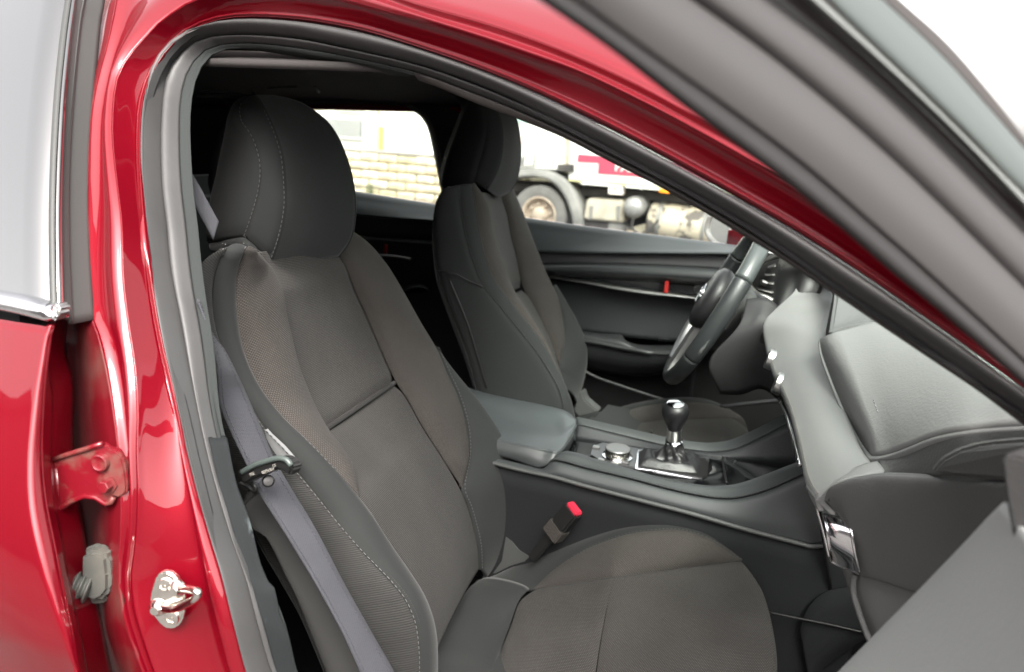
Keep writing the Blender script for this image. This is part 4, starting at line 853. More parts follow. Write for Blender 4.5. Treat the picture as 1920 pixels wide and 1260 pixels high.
DS = {
 'sgn': 1,
 'back': {
  'out': ([(838, 352), (822, 368), (814, 400), (813, 440), (818, 500), (830, 545), (850, 600), (873, 660), (890, 715), (905, 770), (925, 830)], .085),
  'b1': ([(862, 347), (864, 390), (873, 437), (887, 487), (907, 535), (940, 577), (973, 617), (1007, 660), (1033, 700), (1050, 733), (1058, 770), (1060, 810)], .105),
  'b2': ([(885, 345), (892, 387), (900, 437), (912, 487), (930, 527), (945, 548), (967, 577), (1000, 617), (1027, 657), (1047, 695), (1068, 740), (1078, 775), (1080, 800)], .135),
  'b2u': ([(885, 345), (892, 387), (900, 437), (912, 487), (930, 527), (945, 548), (967, 577), (1000, 617), (1027, 657), (1046, 693)], .135),
  'v1': ([(890, 343), (903, 367), (913, 395), (920, 437), (932, 473), (943, 500), (957, 550), (975, 580), (1004, 618), (1030, 657), (1046, 692)], [.145, .17, .19, .20, .20]+[.20, .195, .18, .165, .15, .138]),
  'cu_l': ([(906, 360), (913, 390), (920, 437), (932, 473), (943, 500), (957, 550)], .20),
  'cu_r': ([(942, 360), (944, 375), (953, 403), (960, 440), (970, 480), (981, 538)], .47),
  'cl_l': ([(958, 552), (975, 580), (1004, 618), (1030, 657), (1047, 692), (1060, 730)], [.195, .18, .165, .15, .138, .14]),
  'cl_r': ([(982, 541), (1000, 567), (1020, 607), (1037, 647), (1048, 683), (1062, 728)], .47),
  'v2': ([(942, 360), (944, 375), (953, 403), (960, 440), (970, 480), (983, 540), (1000, 567), (1020, 607), (1037, 647), (1048, 683)], .47),
  'b3': ([(955, 352), (962, 363), (980, 403), (1000, 453), (1023, 507), (1036, 535), (1047, 560), (1055, 607), (1055, 647), (1048, 684)], [.56]*7+[.55, .52, .475]),
  'b3l': ([(1036, 537), (1047, 560), (1055, 607), (1055, 647), (1048, 684), (1052, 700), (1062, 730)], [.56, .56, .55, .52, .475, .475, .475]),
  'o2': ([(1037, 538), (1060, 570), (1087, 610), (1100, 643), (1102, 673), (1097, 707), (1080, 765)], .60),
  'o2f': ([(955, 352), (962, 363), (980, 403), (1000, 453), (1023, 507), (1037, 537), (1060, 570), (1087, 610), (1100, 643), (1102, 673), (1097, 707), (1080, 765)], .60),
 },
 'back_panels': [
  ('side_panel', 'out', 'b1', PLAIN, dict(bulge=.006, k=20, pinch=.003)),
  ('outer_bolster', 'b1', 'b2', PLAIN, dict(bulge=.008, k=20, pinch=.003)),
  ('mesh_bolster', 'b2u', 'v1', MESH, dict(bulge=.014, k=26, pinch=.003, power=.6)),
  ('upper_back_panel', 'cu_l', 'cu_r', MESHC, dict(bulge=-.008, k=30, pinch=.003, pw=.007, tp=(0, .005))),
  ('lower_back_panel', 'cl_l', 'cl_r', MESHC, dict(bulge=-.004, k=30, pinch=.003, pw=.007, tp=(.004, 0))),
  ('inner_mesh_bolster', 'v2', 'b3', MESH, dict(bulge=.014, k=26, pinch=.003, power=.6)),
  ('inner_bolster', 'b3l', 'o2', PLAIN, dict(bulge=.012, k=20, pinch=.003)),
 ],
 'stitch': [('b1', (0, 0, 0), THREADD), ('b2u', (0, 0, 0), THREADD)],
 'near': 'out', 'far': 'o2f',
 'head': {
  'hl': ([(893, 172), (880, 188), (866, 220), (852, 257), (840, 290), (831, 325), (828, 346), (836, 352)], .255),
  's1': ([(897, 168), (905, 190), (914, 225), (910, 262), (900, 300), (888, 343)], .228),
  's2': ([(900, 166), (925, 195), (940, 235), (942, 275), (934, 315), (913, 356)], .25),
  'm1': ([(901, 166), (935, 185), (958, 225), (964, 275), (957, 320), (935, 369)], .36),
  'hr': ([(902, 166), (930, 170), (955, 190), (970, 225), (977, 265), (977, 300), (970, 337), (957, 360)], .475),
 },
 'head_panels': [('hl', 's1', .012, 'headrest_side'), ('s1', 's2', .006, 'headrest_band')],
 'head_front': ['s2', 'm1', 'hr'], 'head_left': 'hl', 'head_line': ['s1', 's2'], 'head_stitch': ['s2'],
}
dseat, dc, dh = seat('driver_seat', 'far front seat behind the steering wheel, dark grey cloth with brown mesh panels', (-.5, .36, .3), DS)
# side seam on the driver backrest
A_(tube('side_seam', L([(823, 507), (838, 511), (855, 514), (880, 527), (906, 538)], [.075, .075, .08, .09, .10], 24), .0012, BLK, None, 6), dseat)
A_(tube('side_seam', L([(842, 522), (857, 557), (877, 607), (897, 673), (912, 727)], .082, 24), .0012, BLK, None, 6), dseat)

lu = L([(392, 457), (410, 452), (432, 446), (455, 446), (475, 457), (486, 468), (492, 475)], [-.46, -.47, -.48, -.485, -.48, -.472, -.466], 30); ll = L([(399, 473), (415, 471), (438, 464), (463, 465), (483, 475), (490, 480), (493, 484)], [-.47, -.478, -.485, -.487, -.482, -.475, -.467], 30)
A_(loft('headrest_lip', [lu+np.array([-.004, .006, 0]), lu, mix(lu, ll, .5)+np.array([.001, -.004, 0]), ll, ll+np.array([-.006, .02, -.004])], PLAIN, None, 5, True, .003), pseat)
# ---- cushions
def Zl(p, z, n=50): return L(p, z, n, 'Z')
K1 = L([(890, 1098), (930, 1078), (960, 1062), (998, 1046), (1045, 1027), (1117, 1003), (1176, 989), (1235, 984), (1295, 993), (1334, 1007), (1366, 1027), (1392, 1047)], [-.16, -.14, -.12]+[-.105]*7+[-.115, -.13], 60)
K2 = L([(905, 1090), (950, 1097), (1002, 1103), (1037, 1070), (1077, 1042), (1117, 1020), (1176, 1000), (1235, 992), (1275, 992), (1322, 1005), (1362, 1028), (1391, 1049)], [-.20, -.20, -.20, -.18, -.165, -.155, -.15, -.145, -.14, -.14, -.135, -.133], 60)
A_(panel('cushion_inner_edge', K1, K2, PLAIN, None, bulge=.006, k=16, pinch=.002, toward=(0, -.6, 3)), pseat)
K2b = L([(1002, 1103), (1037, 1070), (1077, 1042), (1117, 1020), (1176, 1000), (1235, 992), (1275, 992), (1322, 1005), (1362, 1028), (1391, 1049)], [-.20, -.18, -.165, -.155, -.15, -.145, -.14, -.14, -.135, -.133], 60)
K3 = L([(1003, 1104), (1037, 1093), (1085, 1086), (1148, 1080), (1196, 1068), (1275, 1056), (1334, 1051), (1391, 1050)], [-.20, -.215, -.225, -.23, -.23, -.22, -.19, -.135], 60)
K5 = L([(1000, 1105), (974, 1126), (958, 1169), (942, 1213), (929, 1260), (905, 1340), (880, 1440)], [-.205, -.24, -.275, -.315, -.35, -.41, -.47], 50)
K4 = L([(1151, 1081), (1140, 1122), (1129, 1177), (1120, 1230), (1112, 1290), (1100, 1380), (1085, 1480)], [-.232, -.262, -.30, -.335, -.37, -.42, -.47], 50)
K6 = L([(1391, 1050), (1410, 1075), (1425, 1100), (1437, 1137), (1445, 1177), (1450, 1217), (1450, 1260), (1446, 1340), (1436, 1440)], [-.135, -.155, -.185, -.225, -.26, -.30, -.335, -.40, -.47], 50)
K3 = rs(np.array([K5[0], K4[0], K6[0]])+np.array([0, 0, -.001]), 60)
A_(panel('cushion_inner_bolster', K2b, K3, MESH, None, bulge=.009, k=20, pinch=.002, toward=(0, -1, 3)), pseat)
A_(panel('cushion_rear_panel', K5, K4, MESHC, None, bulge=.008, k=30, pinch=.002, toward=(0, -1, 3), taper=.10), pseat)
K4f = L([(1153, 1080), (1142, 1122), (1131, 1177), (1122, 1230), (1114, 1290), (1102, 1380), (1087, 1480)], [-.232, -.262, -.30, -.335, -.37, -.42, -.47], 50)
A_(panel('cushion_front_panel', K4f, K6, MESHC, None, bulge=.010, k=40, pinch=.002, toward=(0, -1, 3), tp=(.0015, 0), power=.8, taper=.12), pseat)
A_(loft('cushion_front_face', [K6-np.array([.002, 0, .003]), K6+np.array([.006, 0, -.02]), K6+np.array([-.01, 0, -.12])], MESHC, None, 5, True, .004, toward=(2, -.5, .4)), pseat)
K7 = L([(903, 1084), (880, 1100), (855, 1135), (830, 1175), (815, 1215), (808, 1260), (796, 1340), (785, 1420)], [-.19, -.225, -.30, -.375, -.44, -.50, -.56, -.58], 50)
K7b = L([(993, 1103), (973, 1124), (957, 1169), (941, 1213), (928, 1260), (904, 1340), (879, 1440)], [-.205, -.24, -.275, -.315, -.35, -.41, -.47], 50)
A_(panel('cushion_rear_bolster', K7, K7b, PLAIN, None, bulge=.007, k=26, pinch=.0015, toward=(0, -1, 3)), pseat)
# near bolster and body of the cushion (mostly below the picture)
A_(box('cushion_body', (-.21, -.36, .44), (.21, .235, .08), PLAIN, None, bevel=.03), pseat)
A_(box('cushion_near_bolster', (-.20, -.585, .50), (.22, .045, .08), PLAIN, None, bevel=.035), pseat)
fs_ = K1.copy(); A_(loft('cushion_side', [fs_, fs_+np.array([0, .012, -.02]), fs_+np.array([0, .0, -.16])], PLAIN, None, 5, True, .004, toward=(0, 2, .5)), pseat)
A_(stitch(K2b, None, THREADD, lift=.004), pseat)
A_(box('seat_base', (-.22, -.36, .31), (.22, .22, .06), BLK, None, bevel=.01), pseat)
# lower outer side of the passenger seat (dark, under the belt)
lo1 = L([(455, 950), (470, 990), (500, 1010), (535, 1080), (560, 1130), (600, 1230), (640, 1330)], -.66, 30); lo2 = L([(520, 900), (560, 960), (610, 1040), (660, 1120), (700, 1190), (740, 1260), (770, 1340)], -.62, 30)
A_(loft('lower_side_panel', [lo1+np.array([-.02, .03, 0]), lo1, mix(lo1, lo2, .5)+np.array([0, -.008, 0]), lo2], mat('side_panel_cloth', (.022, .022, .021), .9, bump=.4, bscale=900), None, 6, True, .005), pseat)
# airbag tag
tg = [(497, 806), (506, 816), (530, 838), (551, 862), (541, 866), (523, 860), (508, 838), (500, 822)]
A_(prism('airbag_tag', [aY(x, y, -.640) for x, y in tg], (0, .004, 0), mat('tag_grey', (.17, .175, .175), .7), None), pseat)
A_(stitch(L([(499, 808), (520, 830), (548, 860)], -.6425, 20), None, BLK, lift=.0003), pseat)
# driver cushion
DK1 = L([(1055, 790), (1100, 776), (1143, 769), (1183, 759), (1217, 752), (1250, 748), (1300, 746), (1333, 752), (1367, 768), (1387, 786), (1400, 800)], [.60]*9+[.585, .57], 50)
DK2 = L([(1090, 800), (1125, 798), (1147, 790), (1173, 773), (1210, 762), (1250, 757), (1300, 755), (1335, 760), (1365, 773), (1385, 788), (1399, 801)], [.56]*9+[.56, .56], 50)
A_(panel('cushion_far_edge', DK1, DK2, PLAIN, None, bulge=.006, k=14, pinch=.002, toward=(0, -1, 3)), dseat)
DK3 = L([(1092, 802), (1140, 800), (1193, 794), (1240, 786), (1300, 784), (1335, 783), (1373, 784), (1399, 802)], [.50, .50, .48, .47, .47, .47, .48, .55], 50)
A_(panel('cushion_far_bolster', DK2+np.array([0, 0, -.001]), DK3, MESH, None, bulge=.012, k=18, pinch=.002, toward=(0, -1, 3)), dseat)
DK4 = DK3.copy(); DK5 = L([(1088, 815), (1130, 850), (1200, 870), (1260, 875), (1330, 875), (1400, 865)], [.40, .30, .26, .25, .25, .25], 50)
A_(panel('cushion_centre', DK4, DK5, MESHC, None, bulge=.008, k=26, pinch=.003, toward=(0, -1, 3)), dseat)
A_(tube('cushion_seam', L([(1222, 793), (1220, 800), (1222, 812)], [.475, .44, .38], 12), .0015, BLK, None, 6), dseat)
A_(box('cushion_body', (-.26, .37, .52), (.24, .22, .09), PLAIN, None, bevel=.04), dseat)
A_(loft('cushion_side', [DK1, DK1+np.array([0, .015, -.02]), DK1+np.array([0, 0, -.16])], PLAIN, None, 5, True, .004, toward=(0, 3, .5)), dseat)
A_(prism('seat_hinge_cover', [aY(x, y, .34) for x, y in [(1087, 735), (1091, 733), (1096, 750), (1110, 762), (1122, 772), (1112, 776), (1085, 782), (1075, 770), (1080, 756)]], (0, .03, 0), PLAS, None, .003), dseat)
br = [(946, 1002), (962, 1014), (975, 1030), (998, 1044), (985, 1056), (958, 1064), (930, 1078), (918, 1078), (938, 1050)]
A_(prism('seat_hinge_cover', [aY(x, y, -.13) for x, y in br], (0, .02, -.002), PLAS, None, .003), pseat)

# ------------------------------------------------------------------ seat belt
bp = part('seat_belt', (-.5, -.66, .4), 'grey passenger seat belt webbing hanging from the pillar')
bl_ = L([(372, 560), (395, 622), (407, 673), (410, 715), (412, 757), (430, 805), (462, 871), (479, 913), (540, 1009), (593, 1096), (639, 1180), (662, 1230), (675, 1260), (720, 1370)], [-.70, -.70, -.70, -.698, -.695, -.69, -.69, -.69, -.69, -.69, -.69, -.69, -.69, -.69], 90)
br_ = L([(380, 575), (398, 624), (423, 657), (442, 695), (460, 733), (485, 790), (513, 856), (536, 898), (593, 993), (647, 1096), (692, 1176), (720, 1225), (738, 1258), (795, 1370)], [-.69]+[-.675]*3+[-.665]*10, 90)
sB = np.linspace(0, 1, 9)
G = bl_[:, None]*(1-sB)[None, :, None]+br_[:, None]*sB[None, :, None]; G += (nS*.003)[None, None]*np.cos((sB-.5)*math.pi)[None, :, None]
A_(grid('webbing', G, BELT, None, .0015), bp)
for f_ in (.14, .86):
    A_(stitch(mix(bl_, br_, f_), None, mat('belt_dots', (.05, .05, .06), .8), lift=.0022, dash=.0018, gap=.0022, r=.0006, name='woven_edge'), bp)
u0 = L([(345, 300), (362, 328), (378, 355), (392, 382), (410, 415)], -.60, 20); u1 = L([(340, 350), (365, 385), (376, 406), (388, 427), (400, 450)], -.61, 20)
A_(loft('upper_webbing', [u0, u1], BELT, None, 4, False, .0015), bp)
gp = [(449, 893), (456, 882), (478, 872), (505, 863), (521, 858), (535, 860), (546, 872), (548, 880), (540, 894), (532, 884), (520, 880), (500, 888), (478, 898), (462, 906), (452, 903)]
A_(prism('belt_guide', [aY(x, y, -.712) for x, y in gp], (.004, .011, 0), BLK, None, .0022), bp)
A_(tube('guide_lip', L([(452, 886), (478, 872), (505, 863), (523, 859), (537, 862), (546, 873)], -.712, 24), .0026, mat('guide_edge', (.06, .075, .07), .35), None, 8), bp)
A_(tube('guide_hook', L([(450, 905), (457, 910), (466, 913), (475, 920), (480, 915), (474, 906)], -.70, 16), .0018, BLK, None, 8), bp)
q = aY(503, 902, -.700); A_(lathe('stop_button', q, (np.array(CAM)-q), [(-.002, .0058), (.0015, .0056), (.003, .0042), (.0034, .001)], BLK, None, 24), bp)
for tx, px, py, sz in (('PRE', 469, 893, .0046), ('BEPN.RH', 492, 889, .0046), ('CE', 512, 876, .004)):
    a = aY(px, py, -.7155); b = aY(px+18, py-6.2, -.7155); A_(text('guide_print', tx, sz*.85, a, b-a, aY(px-2, py-8, -.7155)-a, WHT, None, .0001), bp)

# buckle
bk_ = part('belt_buckle', aY(1050, 990, -.155), 'black belt buckle with red release button beside the console')
c0 = aY(1078, 953, -.155); c1 = aY(1028, 1012, -.155); axb = (c0-c1); Lb = np.linalg.norm(axb); axb /= Lb
wv = np.array([.80, -.35, -.30]); wv -= axb*np.dot(wv, axb); wv /= np.linalg.norm(wv); tv = np.cross(axb, wv)
mid_ = c1*.42+c0*.58
A_(box('buckle_body', mid_, (Lb*.40, .0150, .010), BLK, None, np.array([axb, wv, tv]), .003), bk_)
A_(box('release_button', mid_+axb*(Lb*.40), (.004, .0125, .0078), BTN, None, np.array([axb, wv, tv]), .002), bk_)
A_(box('velcro_band', mid_-axb*(Lb*.27), (.013, .0162, .0115), mat('band_brown', (.035, .030, .026), .95, bump=1, bscale=300), None, np.array([axb, wv, tv]), .002), bk_)
c2 = aY(1005, 1040, -.155); A_(box('buckle_stalk', (c1+c2)/2, (np.linalg.norm(c1-c2)/2+.012, .008, .005), BLK, None, np.array([axb, wv, tv]), .002), bk_)

# ------------------------------------------------------------------ centre console
cn = part('centre_console', (-.3, 0, .3), 'dark centre console with armrest lid between the front seats')
Rin = L([(1050, 852), (1062, 846), (1082, 849), (1110, 858), (1170, 875), (1230, 893), (1300, 907), (1345, 911), (1385, 906), (1430, 891), (1505, 862), (1580, 832)], -.095, 80)
Rst = L([(1030, 865), (1040, 861), (1062, 865), (1100, 876), (1180, 895), (1240, 911), (1300, 925), (1350, 932), (1390, 930), (1440, 916), (1508, 886), (1580, 852)], -.120, 80)
Rtop = mix(Rin, Rst, .45)+np.array([0, 0, .004])
seamp = [(905, 862), (975, 880), (1040, 894), (1100, 911), (1200, 937), (1300, 963), (1400, 992), (1500, 1018), (1522, 1023), (1560, 1021), (1640, 1015)]
SM = L(seamp, -.135, 80)
RF0 = L([(905, 850), (975, 866), (1016, 876), (1040, 862), (1100, 877), (1180, 896), (1240, 912), (1300, 926), (1350, 933), (1390, 931), (1440, 917), (1508, 887), (1580, 853)], -.1205, 80)
A_(loft('near_rail', [Rin+np.array([0, .004, -.012]), Rin, Rtop, mix(Rin, Rst, .8)+np.array([0, 0, .001]), Rst, Rst+np.array([0, .001, -.003])], LEATH, None, 5, True, .004, toward=(0, -1, 2)), cn)
A_(stitch(Rst+np.array([0, -.0005, .001]), None, THREADD, lift=.001), cn)
A_(loft('side_panel', [RF0+np.array([0, .001, -.003]), mix(RF0, SM, .15)+np.array([0, -.004, 0]), mix(RF0, SM, .6)+np.array([0, -.006, 0]), SM], LEATH, None, 5, True, .004), cn)
A_(tube('side_seam_strip', SM+np.array([0, -.002, 0]), .0035, PLAS, None, 8), cn)
lowp = SM.copy(); l2 = lowp.copy(); l2[:, 2] = .50; l3 = l2.copy(); l3[:, 2] = .22; l3[:, 1] -= .02
A_(loft('lower_side', [lowp+np.array([0, .002, -.003]), l2+np.array([0, .006, 0]), l3], FELT, None, 6, True, .006), cn)
Fr0 = L([(1078, 785), (1086, 783), (1150, 797), (1250, 820), (1300, 828), (1335, 830), (1375, 823), (1430, 798), (1485, 768), (1540, 738)], .118, 60); Fr1 = L([(1080, 797), (1088, 795), (1150, 810), (1250, 834), (1300, 842), (1335, 845), (1378, 839), (1436, 813), (1492, 782), (1540, 756)], .100, 60)
A_(loft('far_rail', [Fr0+np.array([0, .012, -.02]), Fr0, mix(Fr0, Fr1, .5)+np.array([0, 0, .003]), Fr1, Fr1+np.array([0, .001, -.004])], LEATH, None, 5, True, .004, toward=(0, -1, 2)), cn)
Ti = L([(1078, 822), (1150, 832), (1230, 842), (1300, 850), (1380, 860), (1450, 872), (1530, 882)], .088, 60)
A_(loft('inner_wall', [Fr1+np.array([0, .001, -.003]), Ti], mat('inner_wall_plastic', (.032, .034, .036), .5, bump=.3, bscale=300), None, 4, False, .004, toward=(0, -2, 1)), cn)
Tn = Rin+np.array([0, .004, -.014]); Ti2 = rs(Ti, 80)
A_(loft('tray', [Ti2, mix(Ti2, Tn, .5)+np.array([0, 0, -.004]), Tn], GLOSSB, None, 4, True, .004, toward=(0, 0, 3)), cn)
f3d = Fr0+np.array([0, .014, -.02]); A_(loft('far_side', [f3d, f3d+np.array([0, .01, -.45])], LEATH, None, 3, False, .004, toward=(0, 3, .5)), cn)
# armrest lid
Lt = [(870, 722), (905, 733), (960, 745), (1020, 757), (1055, 766), (1072, 776), (1080, 790)]
la = L(Lt, [.095, .095, .095, .09, .085, .075, .05], 40)
lb = L([(860, 800), (905, 815), (950, 828), (990, 837), (1025, 844), (1050, 845), (1078, 806)], [-.11, -.11, -.11, -.11, -.105, -.095, .0], 40)
lm = L([(865, 760), (905, 775), (955, 788), (1005, 800), (1040, 806), (1062, 806), (1080, 798)], [0, 0, 0, 0, 0, 0, .03], 40)+np.array([0, 0, .006])
A_(loft('armrest_lid', [la+np.array([0, .006, -.04]), la+np.array([0, 0, -.004]), mix(la, lm, .4)+np.array([0, 0, .004]), lm, mix(lm, lb, .6)+np.array([0, 0, .003]), lb], mat('lid_leather', (.062, .070, .073), .36, bump=.12, bscale=260, var=.10, vscale=14), None, 7, True, .006, toward=(0, -1, 3)), cn)
lc = L([(860, 806), (905, 821), (950, 831), (985, 839), (1020, 848), (1050, 849), (1079, 812)], [-.114, -.114, -.114, -.114, -.11, -.098, .0], 40)
ld = L([(860, 838), (905, 850), (950, 858), (975, 866), (1014, 877), (1040, 860), (1066, 845)], [-.12, -.12, -.12, -.12, -.12, -.105, -.02], 40)
A_(loft('armrest_side', [lb+np.array([0, -.001, -.001]), lc, mix(lc, ld, .5)+np.array([.002, -.004, 0]), ld, ld+np.array([-.01, .01, -.004])], LEATH, None, 5, True, .005), cn)
A_(stitch(lb+np.array([0, -.001, .0005]), None, THREADD, lift=.001), cn)
A_(box('console_body', (-.60, 0, .48), (.22, .11, .20), FELT), cn); A_(box('lid_base', (-.58, 0, .71), (.16, .09, .012), BLK), cn)
# bezel, dial, shifter frame
zc = aY(1157, 858, -.005)[2]
def onz(pts, z): return [aZ(x, y, z) for x, y in pts]
zt_ = aY(1200, 862, 0)[2]
A_(prism('dial_bezel', onz([(1107, 852), (1112, 835), (1130, 829), (1198, 840), (1190, 876), (1150, 868), (1118, 859)], zt_+.001), (0, 0, -.010), mat('bezel_metal', (.22, .22, .22), .3, 1.0), None, .0015), cn)
A_(prism('shifter_bezel', onz([(1193, 841), (1270, 846), (1328, 856), (1337, 862), (1337, 895), (1332, 901), (1320, 900), (1228, 882), (1191, 877)], zt_+.001), (0, 0, -.010), CHROME, None, .0015), cn)
A_(prism('bezel_inset', onz([(1198, 845), (1268, 850), (1322, 859), (1329, 866), (1326, 893), (1318, 895), (1230, 879), (1196, 873)], zt_+.003), (0, 0, -.004), BLK, None, .001), cn)
dcn = aZ(1157, 857, zt_); dial = part('control_knob', dcn, 'round satin control dial on the console')
A_(lathe('dial_ring', dcn, (0, 0, 1), [(0, .026), (.003, .026), (.0035, .0235), (.004, .021)], CHROME, None, 40), dial)
kn = mat('dial_knurl', (.62, .60, .55), .22, 1.0)
A_(lathe('dial_side', dcn+np.array([0, 0, .003]), (0, 0, 1), [(0, .0205), (.002, .0212), (.010, .0212), (.0115, .0205)], kn, None, 64), dial)
A_(lathe('dial_cap', dcn+np.array([0, 0, .0145]), (0, 0, 1), [(0, .0214), (.0015, .0216), (.003, .0205), (.0032, .019), (.0030, .001)], mat('dial_cap', (.22, .22, .22), .4, .6), None, 48), dial)
A_(lathe('dial_collar', dcn+np.array([0, 0, .0135]), (0, 0, 1), [(0, .0214), (.002, .0217)], BLK, None, 48), dial)
for px, py in ((1118, 838), (1128, 862), (1152, 868), (1172, 866)): A_(box('console_button', aZ(px, py, zt_+.003), (.006, .004, .0018), SATIN, None, bevel=.001), dial)
# shifter
gb = aZ(1262, 868, zt_); gt_ = aY(1267, 757, -.004)
gear = part('gear_lever', gb, 'gear lever with black knob, chrome collar and leather boot')
ga = gt_-gb; HL = np.linalg.norm(ga); ga /= HL
def gp_(y): # height along the lever for a given picture row
    return HL*(868-y)/(868-757)
prof = [(gp_(806), .0095), (gp_(803), .0112), (gp_(795), .0140), (gp_(785), .0190), (gp_(776), .0218), (gp_(768), .0222), (gp_(762), .0200), (gp_(758), .0160), (gp_(756.5), .0135)]
A_(lathe('knob', gb, ga, prof, mat('knob_leather', (.008, .008, .009), .42, bump=.15, bscale=300), None, 40), gear)
A_(lathe('knob_cap', gb+ga*gp_(757.2), ga, [(0, .0142), (.001, .0145), (.0022, .0128), (.0024, .001)], CHROME, None, 36), gear)
A_(lathe('collar', gb, ga, [(gp_(823), .0122), (gp_(822), .0120), (gp_(808), .0114), (gp_(803), .0120)], SATIN, None, 36), gear)
A_(lathe('chrome_ring', gb, ga, [(gp_(829), .0130), (gp_(828), .0146), (gp_(825), .0146), (gp_(823), .0118)], CHROME, None, 36), gear)
topc = gb+ga*gp_(829); fr_ = np.array(onz([(1199, 846), (1235, 848), (1268, 851), (1296, 855), (1310, 859), (1316, 867), (1314, 878), (1308, 887), (1275, 884), (1230, 878), (1197, 872), (1197, 858)], zt_+.003))
nb_ = 72; base = rs(np.vstack([fr_, fr_[:1]]), nb_+1)[:-1]
cb_ = base.mean(0); ang = np.arctan2(base[:, 1]-cb_[1], base[:, 0]-cb_[0])
ux, vx, _ = frame(ga)
GG = []
for i, s in enumerate(np.linspace(0, 1, 26)):
    ringc = topc*(1-s)+(gb+np.array([0, 0, .004]))*s
    e = s**1.0
    rr = []
    for k in range(nb_):
        a = ang[k]
        b0_ = base[k]; f = s**3.2; fz = s**.85
        tp_ = topc+(gb-topc)*np.array([s, s, 0])+.0145*np.array([math.cos(a), math.sin(a), 0])*(1+.5*s)
        p_ = tp_*(1-f)+b0_*f; p_[2] = topc[2]*(1-fz)+b0_[2]*fz
        ww = math.sin(math.pi*min(1, s*1.05))**1.2
        fold = (.0030*math.sin(3*a+5*s+1.0)+.0016*math.sin(8*a-6*s))*ww
        p_ = p_+np.array([math.cos(a), math.sin(a), .7])*fold
        if s > .72: p_[2] += .006*math.sin(math.pi*(s-.72)/.28)*(1+.35*math.sin(2*a+.6))
        rr.append(p_)
    GG.append(rr)
A_(grid('boot', np.array(GG), mat('boot_leather', (.014, .014, .015), .42, bump=.25, bscale=260), None, .0, toward=(0, -5, 5), wrap=True), gear)
# front compartment of the console
A_(tube('tray_seam', L([(1355, 858), (1357, 880), (1362, 906)], [.085, .0, -.09], 20)+np.array([0, 0, .001]), .0018, BLK, None, 6), cn)
A_(box('tray_bar', (aZ(1370, 866, zt_-.0)+aZ(1374, 900, zt_))/2+np.array([0, 0, .003]), (.002, np.linalg.norm(aZ(1370, 866, zt_)-aZ(1374, 900, zt_))/2, .003), SATIN, None, bevel=.001), cn)
A_(prism('tray_door', onz([(1360, 852), (1400, 860), (1460, 876), (1420, 898), (1368, 908), (1360, 880)], zt_+.002), (0, 0, -.004), mat('tray_door_plastic', (.014, .014, .015), .45), None, .001), cn)
# ------------------------------------------------------------------ dashboard
db = part('dashboard', (.2, 0, .6), 'dashboard, its black lightened for windscreen light, with padded top and chrome trimmed edge')
nd = 60
# edge of the leather shelf from the instrument hood (far) to the rounded near corner
e0 = L([(1504, 488), (1498, 520), (1490, 546), (1470, 566), (1450, 584), (1432, 606), (1434, 640), (1446, 690), (1464, 730), (1480, 770), (1492, 815), (1502, 860), (1512, 905), (1530, 936)], [.24, .22, .20, .18, .16, .13, .10, .02, -.06, -.15, -.25, -.34, -.42, -.485], nd)
e1 = L([(1530, 480), (1560, 540), (1560, 560), (1556, 580), (1552, 600), (1548, 620), (1548, 650), (1556, 690), (1572, 730), (1586, 765), (1600, 800), (1618, 838), (1640, 866), (1662, 886)], [.24, .22, .18, .15, .10, .04, -.02, -.10, -.18, -.25, -.32, -.39, -.44, -.47], nd)
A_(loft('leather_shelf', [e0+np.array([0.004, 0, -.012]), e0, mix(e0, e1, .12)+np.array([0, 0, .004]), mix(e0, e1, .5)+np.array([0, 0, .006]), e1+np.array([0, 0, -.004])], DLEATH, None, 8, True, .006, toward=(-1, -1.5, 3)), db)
A_(stitch(mix(e0, e1, .05)[26:]+np.array([0, 0, .002]), None, mat('dash_thread', (.17, .15, .13), .8), lift=.001), db)
# near end fold of the shelf
n0 = L([(1530, 936), (1545, 935), (1552, 925), (1565, 913), (1590, 900), (1625, 892), (1662, 887)], [-.485, -.487, -.487, -.487, -.485, -.48, -.47], 30)
n1 = L([(1512, 905), (1528, 912), (1545, 905), (1565, 893), (1590, 880), (1620, 868), (1645, 862)], [-.42, -.43, -.435, -.44, -.44, -.44, -.44], 30)
A_(loft('shelf_end', [n1+np.array([0, 0, -.001]), mix(n1, n0, .6)+np.array([0, -.003, .001]), n0, n0+np.array([0, .006, -.008])], DLEATH, None, 5, True, .004), db)
hk = L([(1530, 936), (1540, 948), (1552, 960), (1562, 968), (1567, 962), (1558, 945), (1553, 930)], -.487, 20)
A_(prism('shelf_tip', hk, (0, .02, 0), DLEATH, None, .002), db)
# vertical face under the shelf on the cabin side
A_(loft('cross_face', [e0[20:43]+np.array([.008, 0.003, -.012]), e0[20:43]+np.array([.03, .03, -.06]), e0[20:43]+np.array([.09, .10, -.30])], BLK, None, 3, False, .004, toward=(-3, 0, .8)), db)
# upper dash skin ahead of the shelf (towards the windscreen) incl. far piece with seam
g0 = L([(1530, 470), (1560, 530), (1562, 560), (1556, 600), (1552, 626)], [.22, .12, .08, .0, -.06], 30)
g1 = L([(1640, 440), (1660, 540), (1680, 580), (1690, 600), (1700, 600)], [.26, .16, .10, .02, -.06], 30)
A_(loft('centre_top', [g0+np.array([.0025, 0, -.001]), mix(g0, g1, .1)+np.array([0, 0, .003]), g1, g1+np.array([.25, 0, .0])], PADS, None, 6, True, .006, toward=(0, -.5, 4)), db)
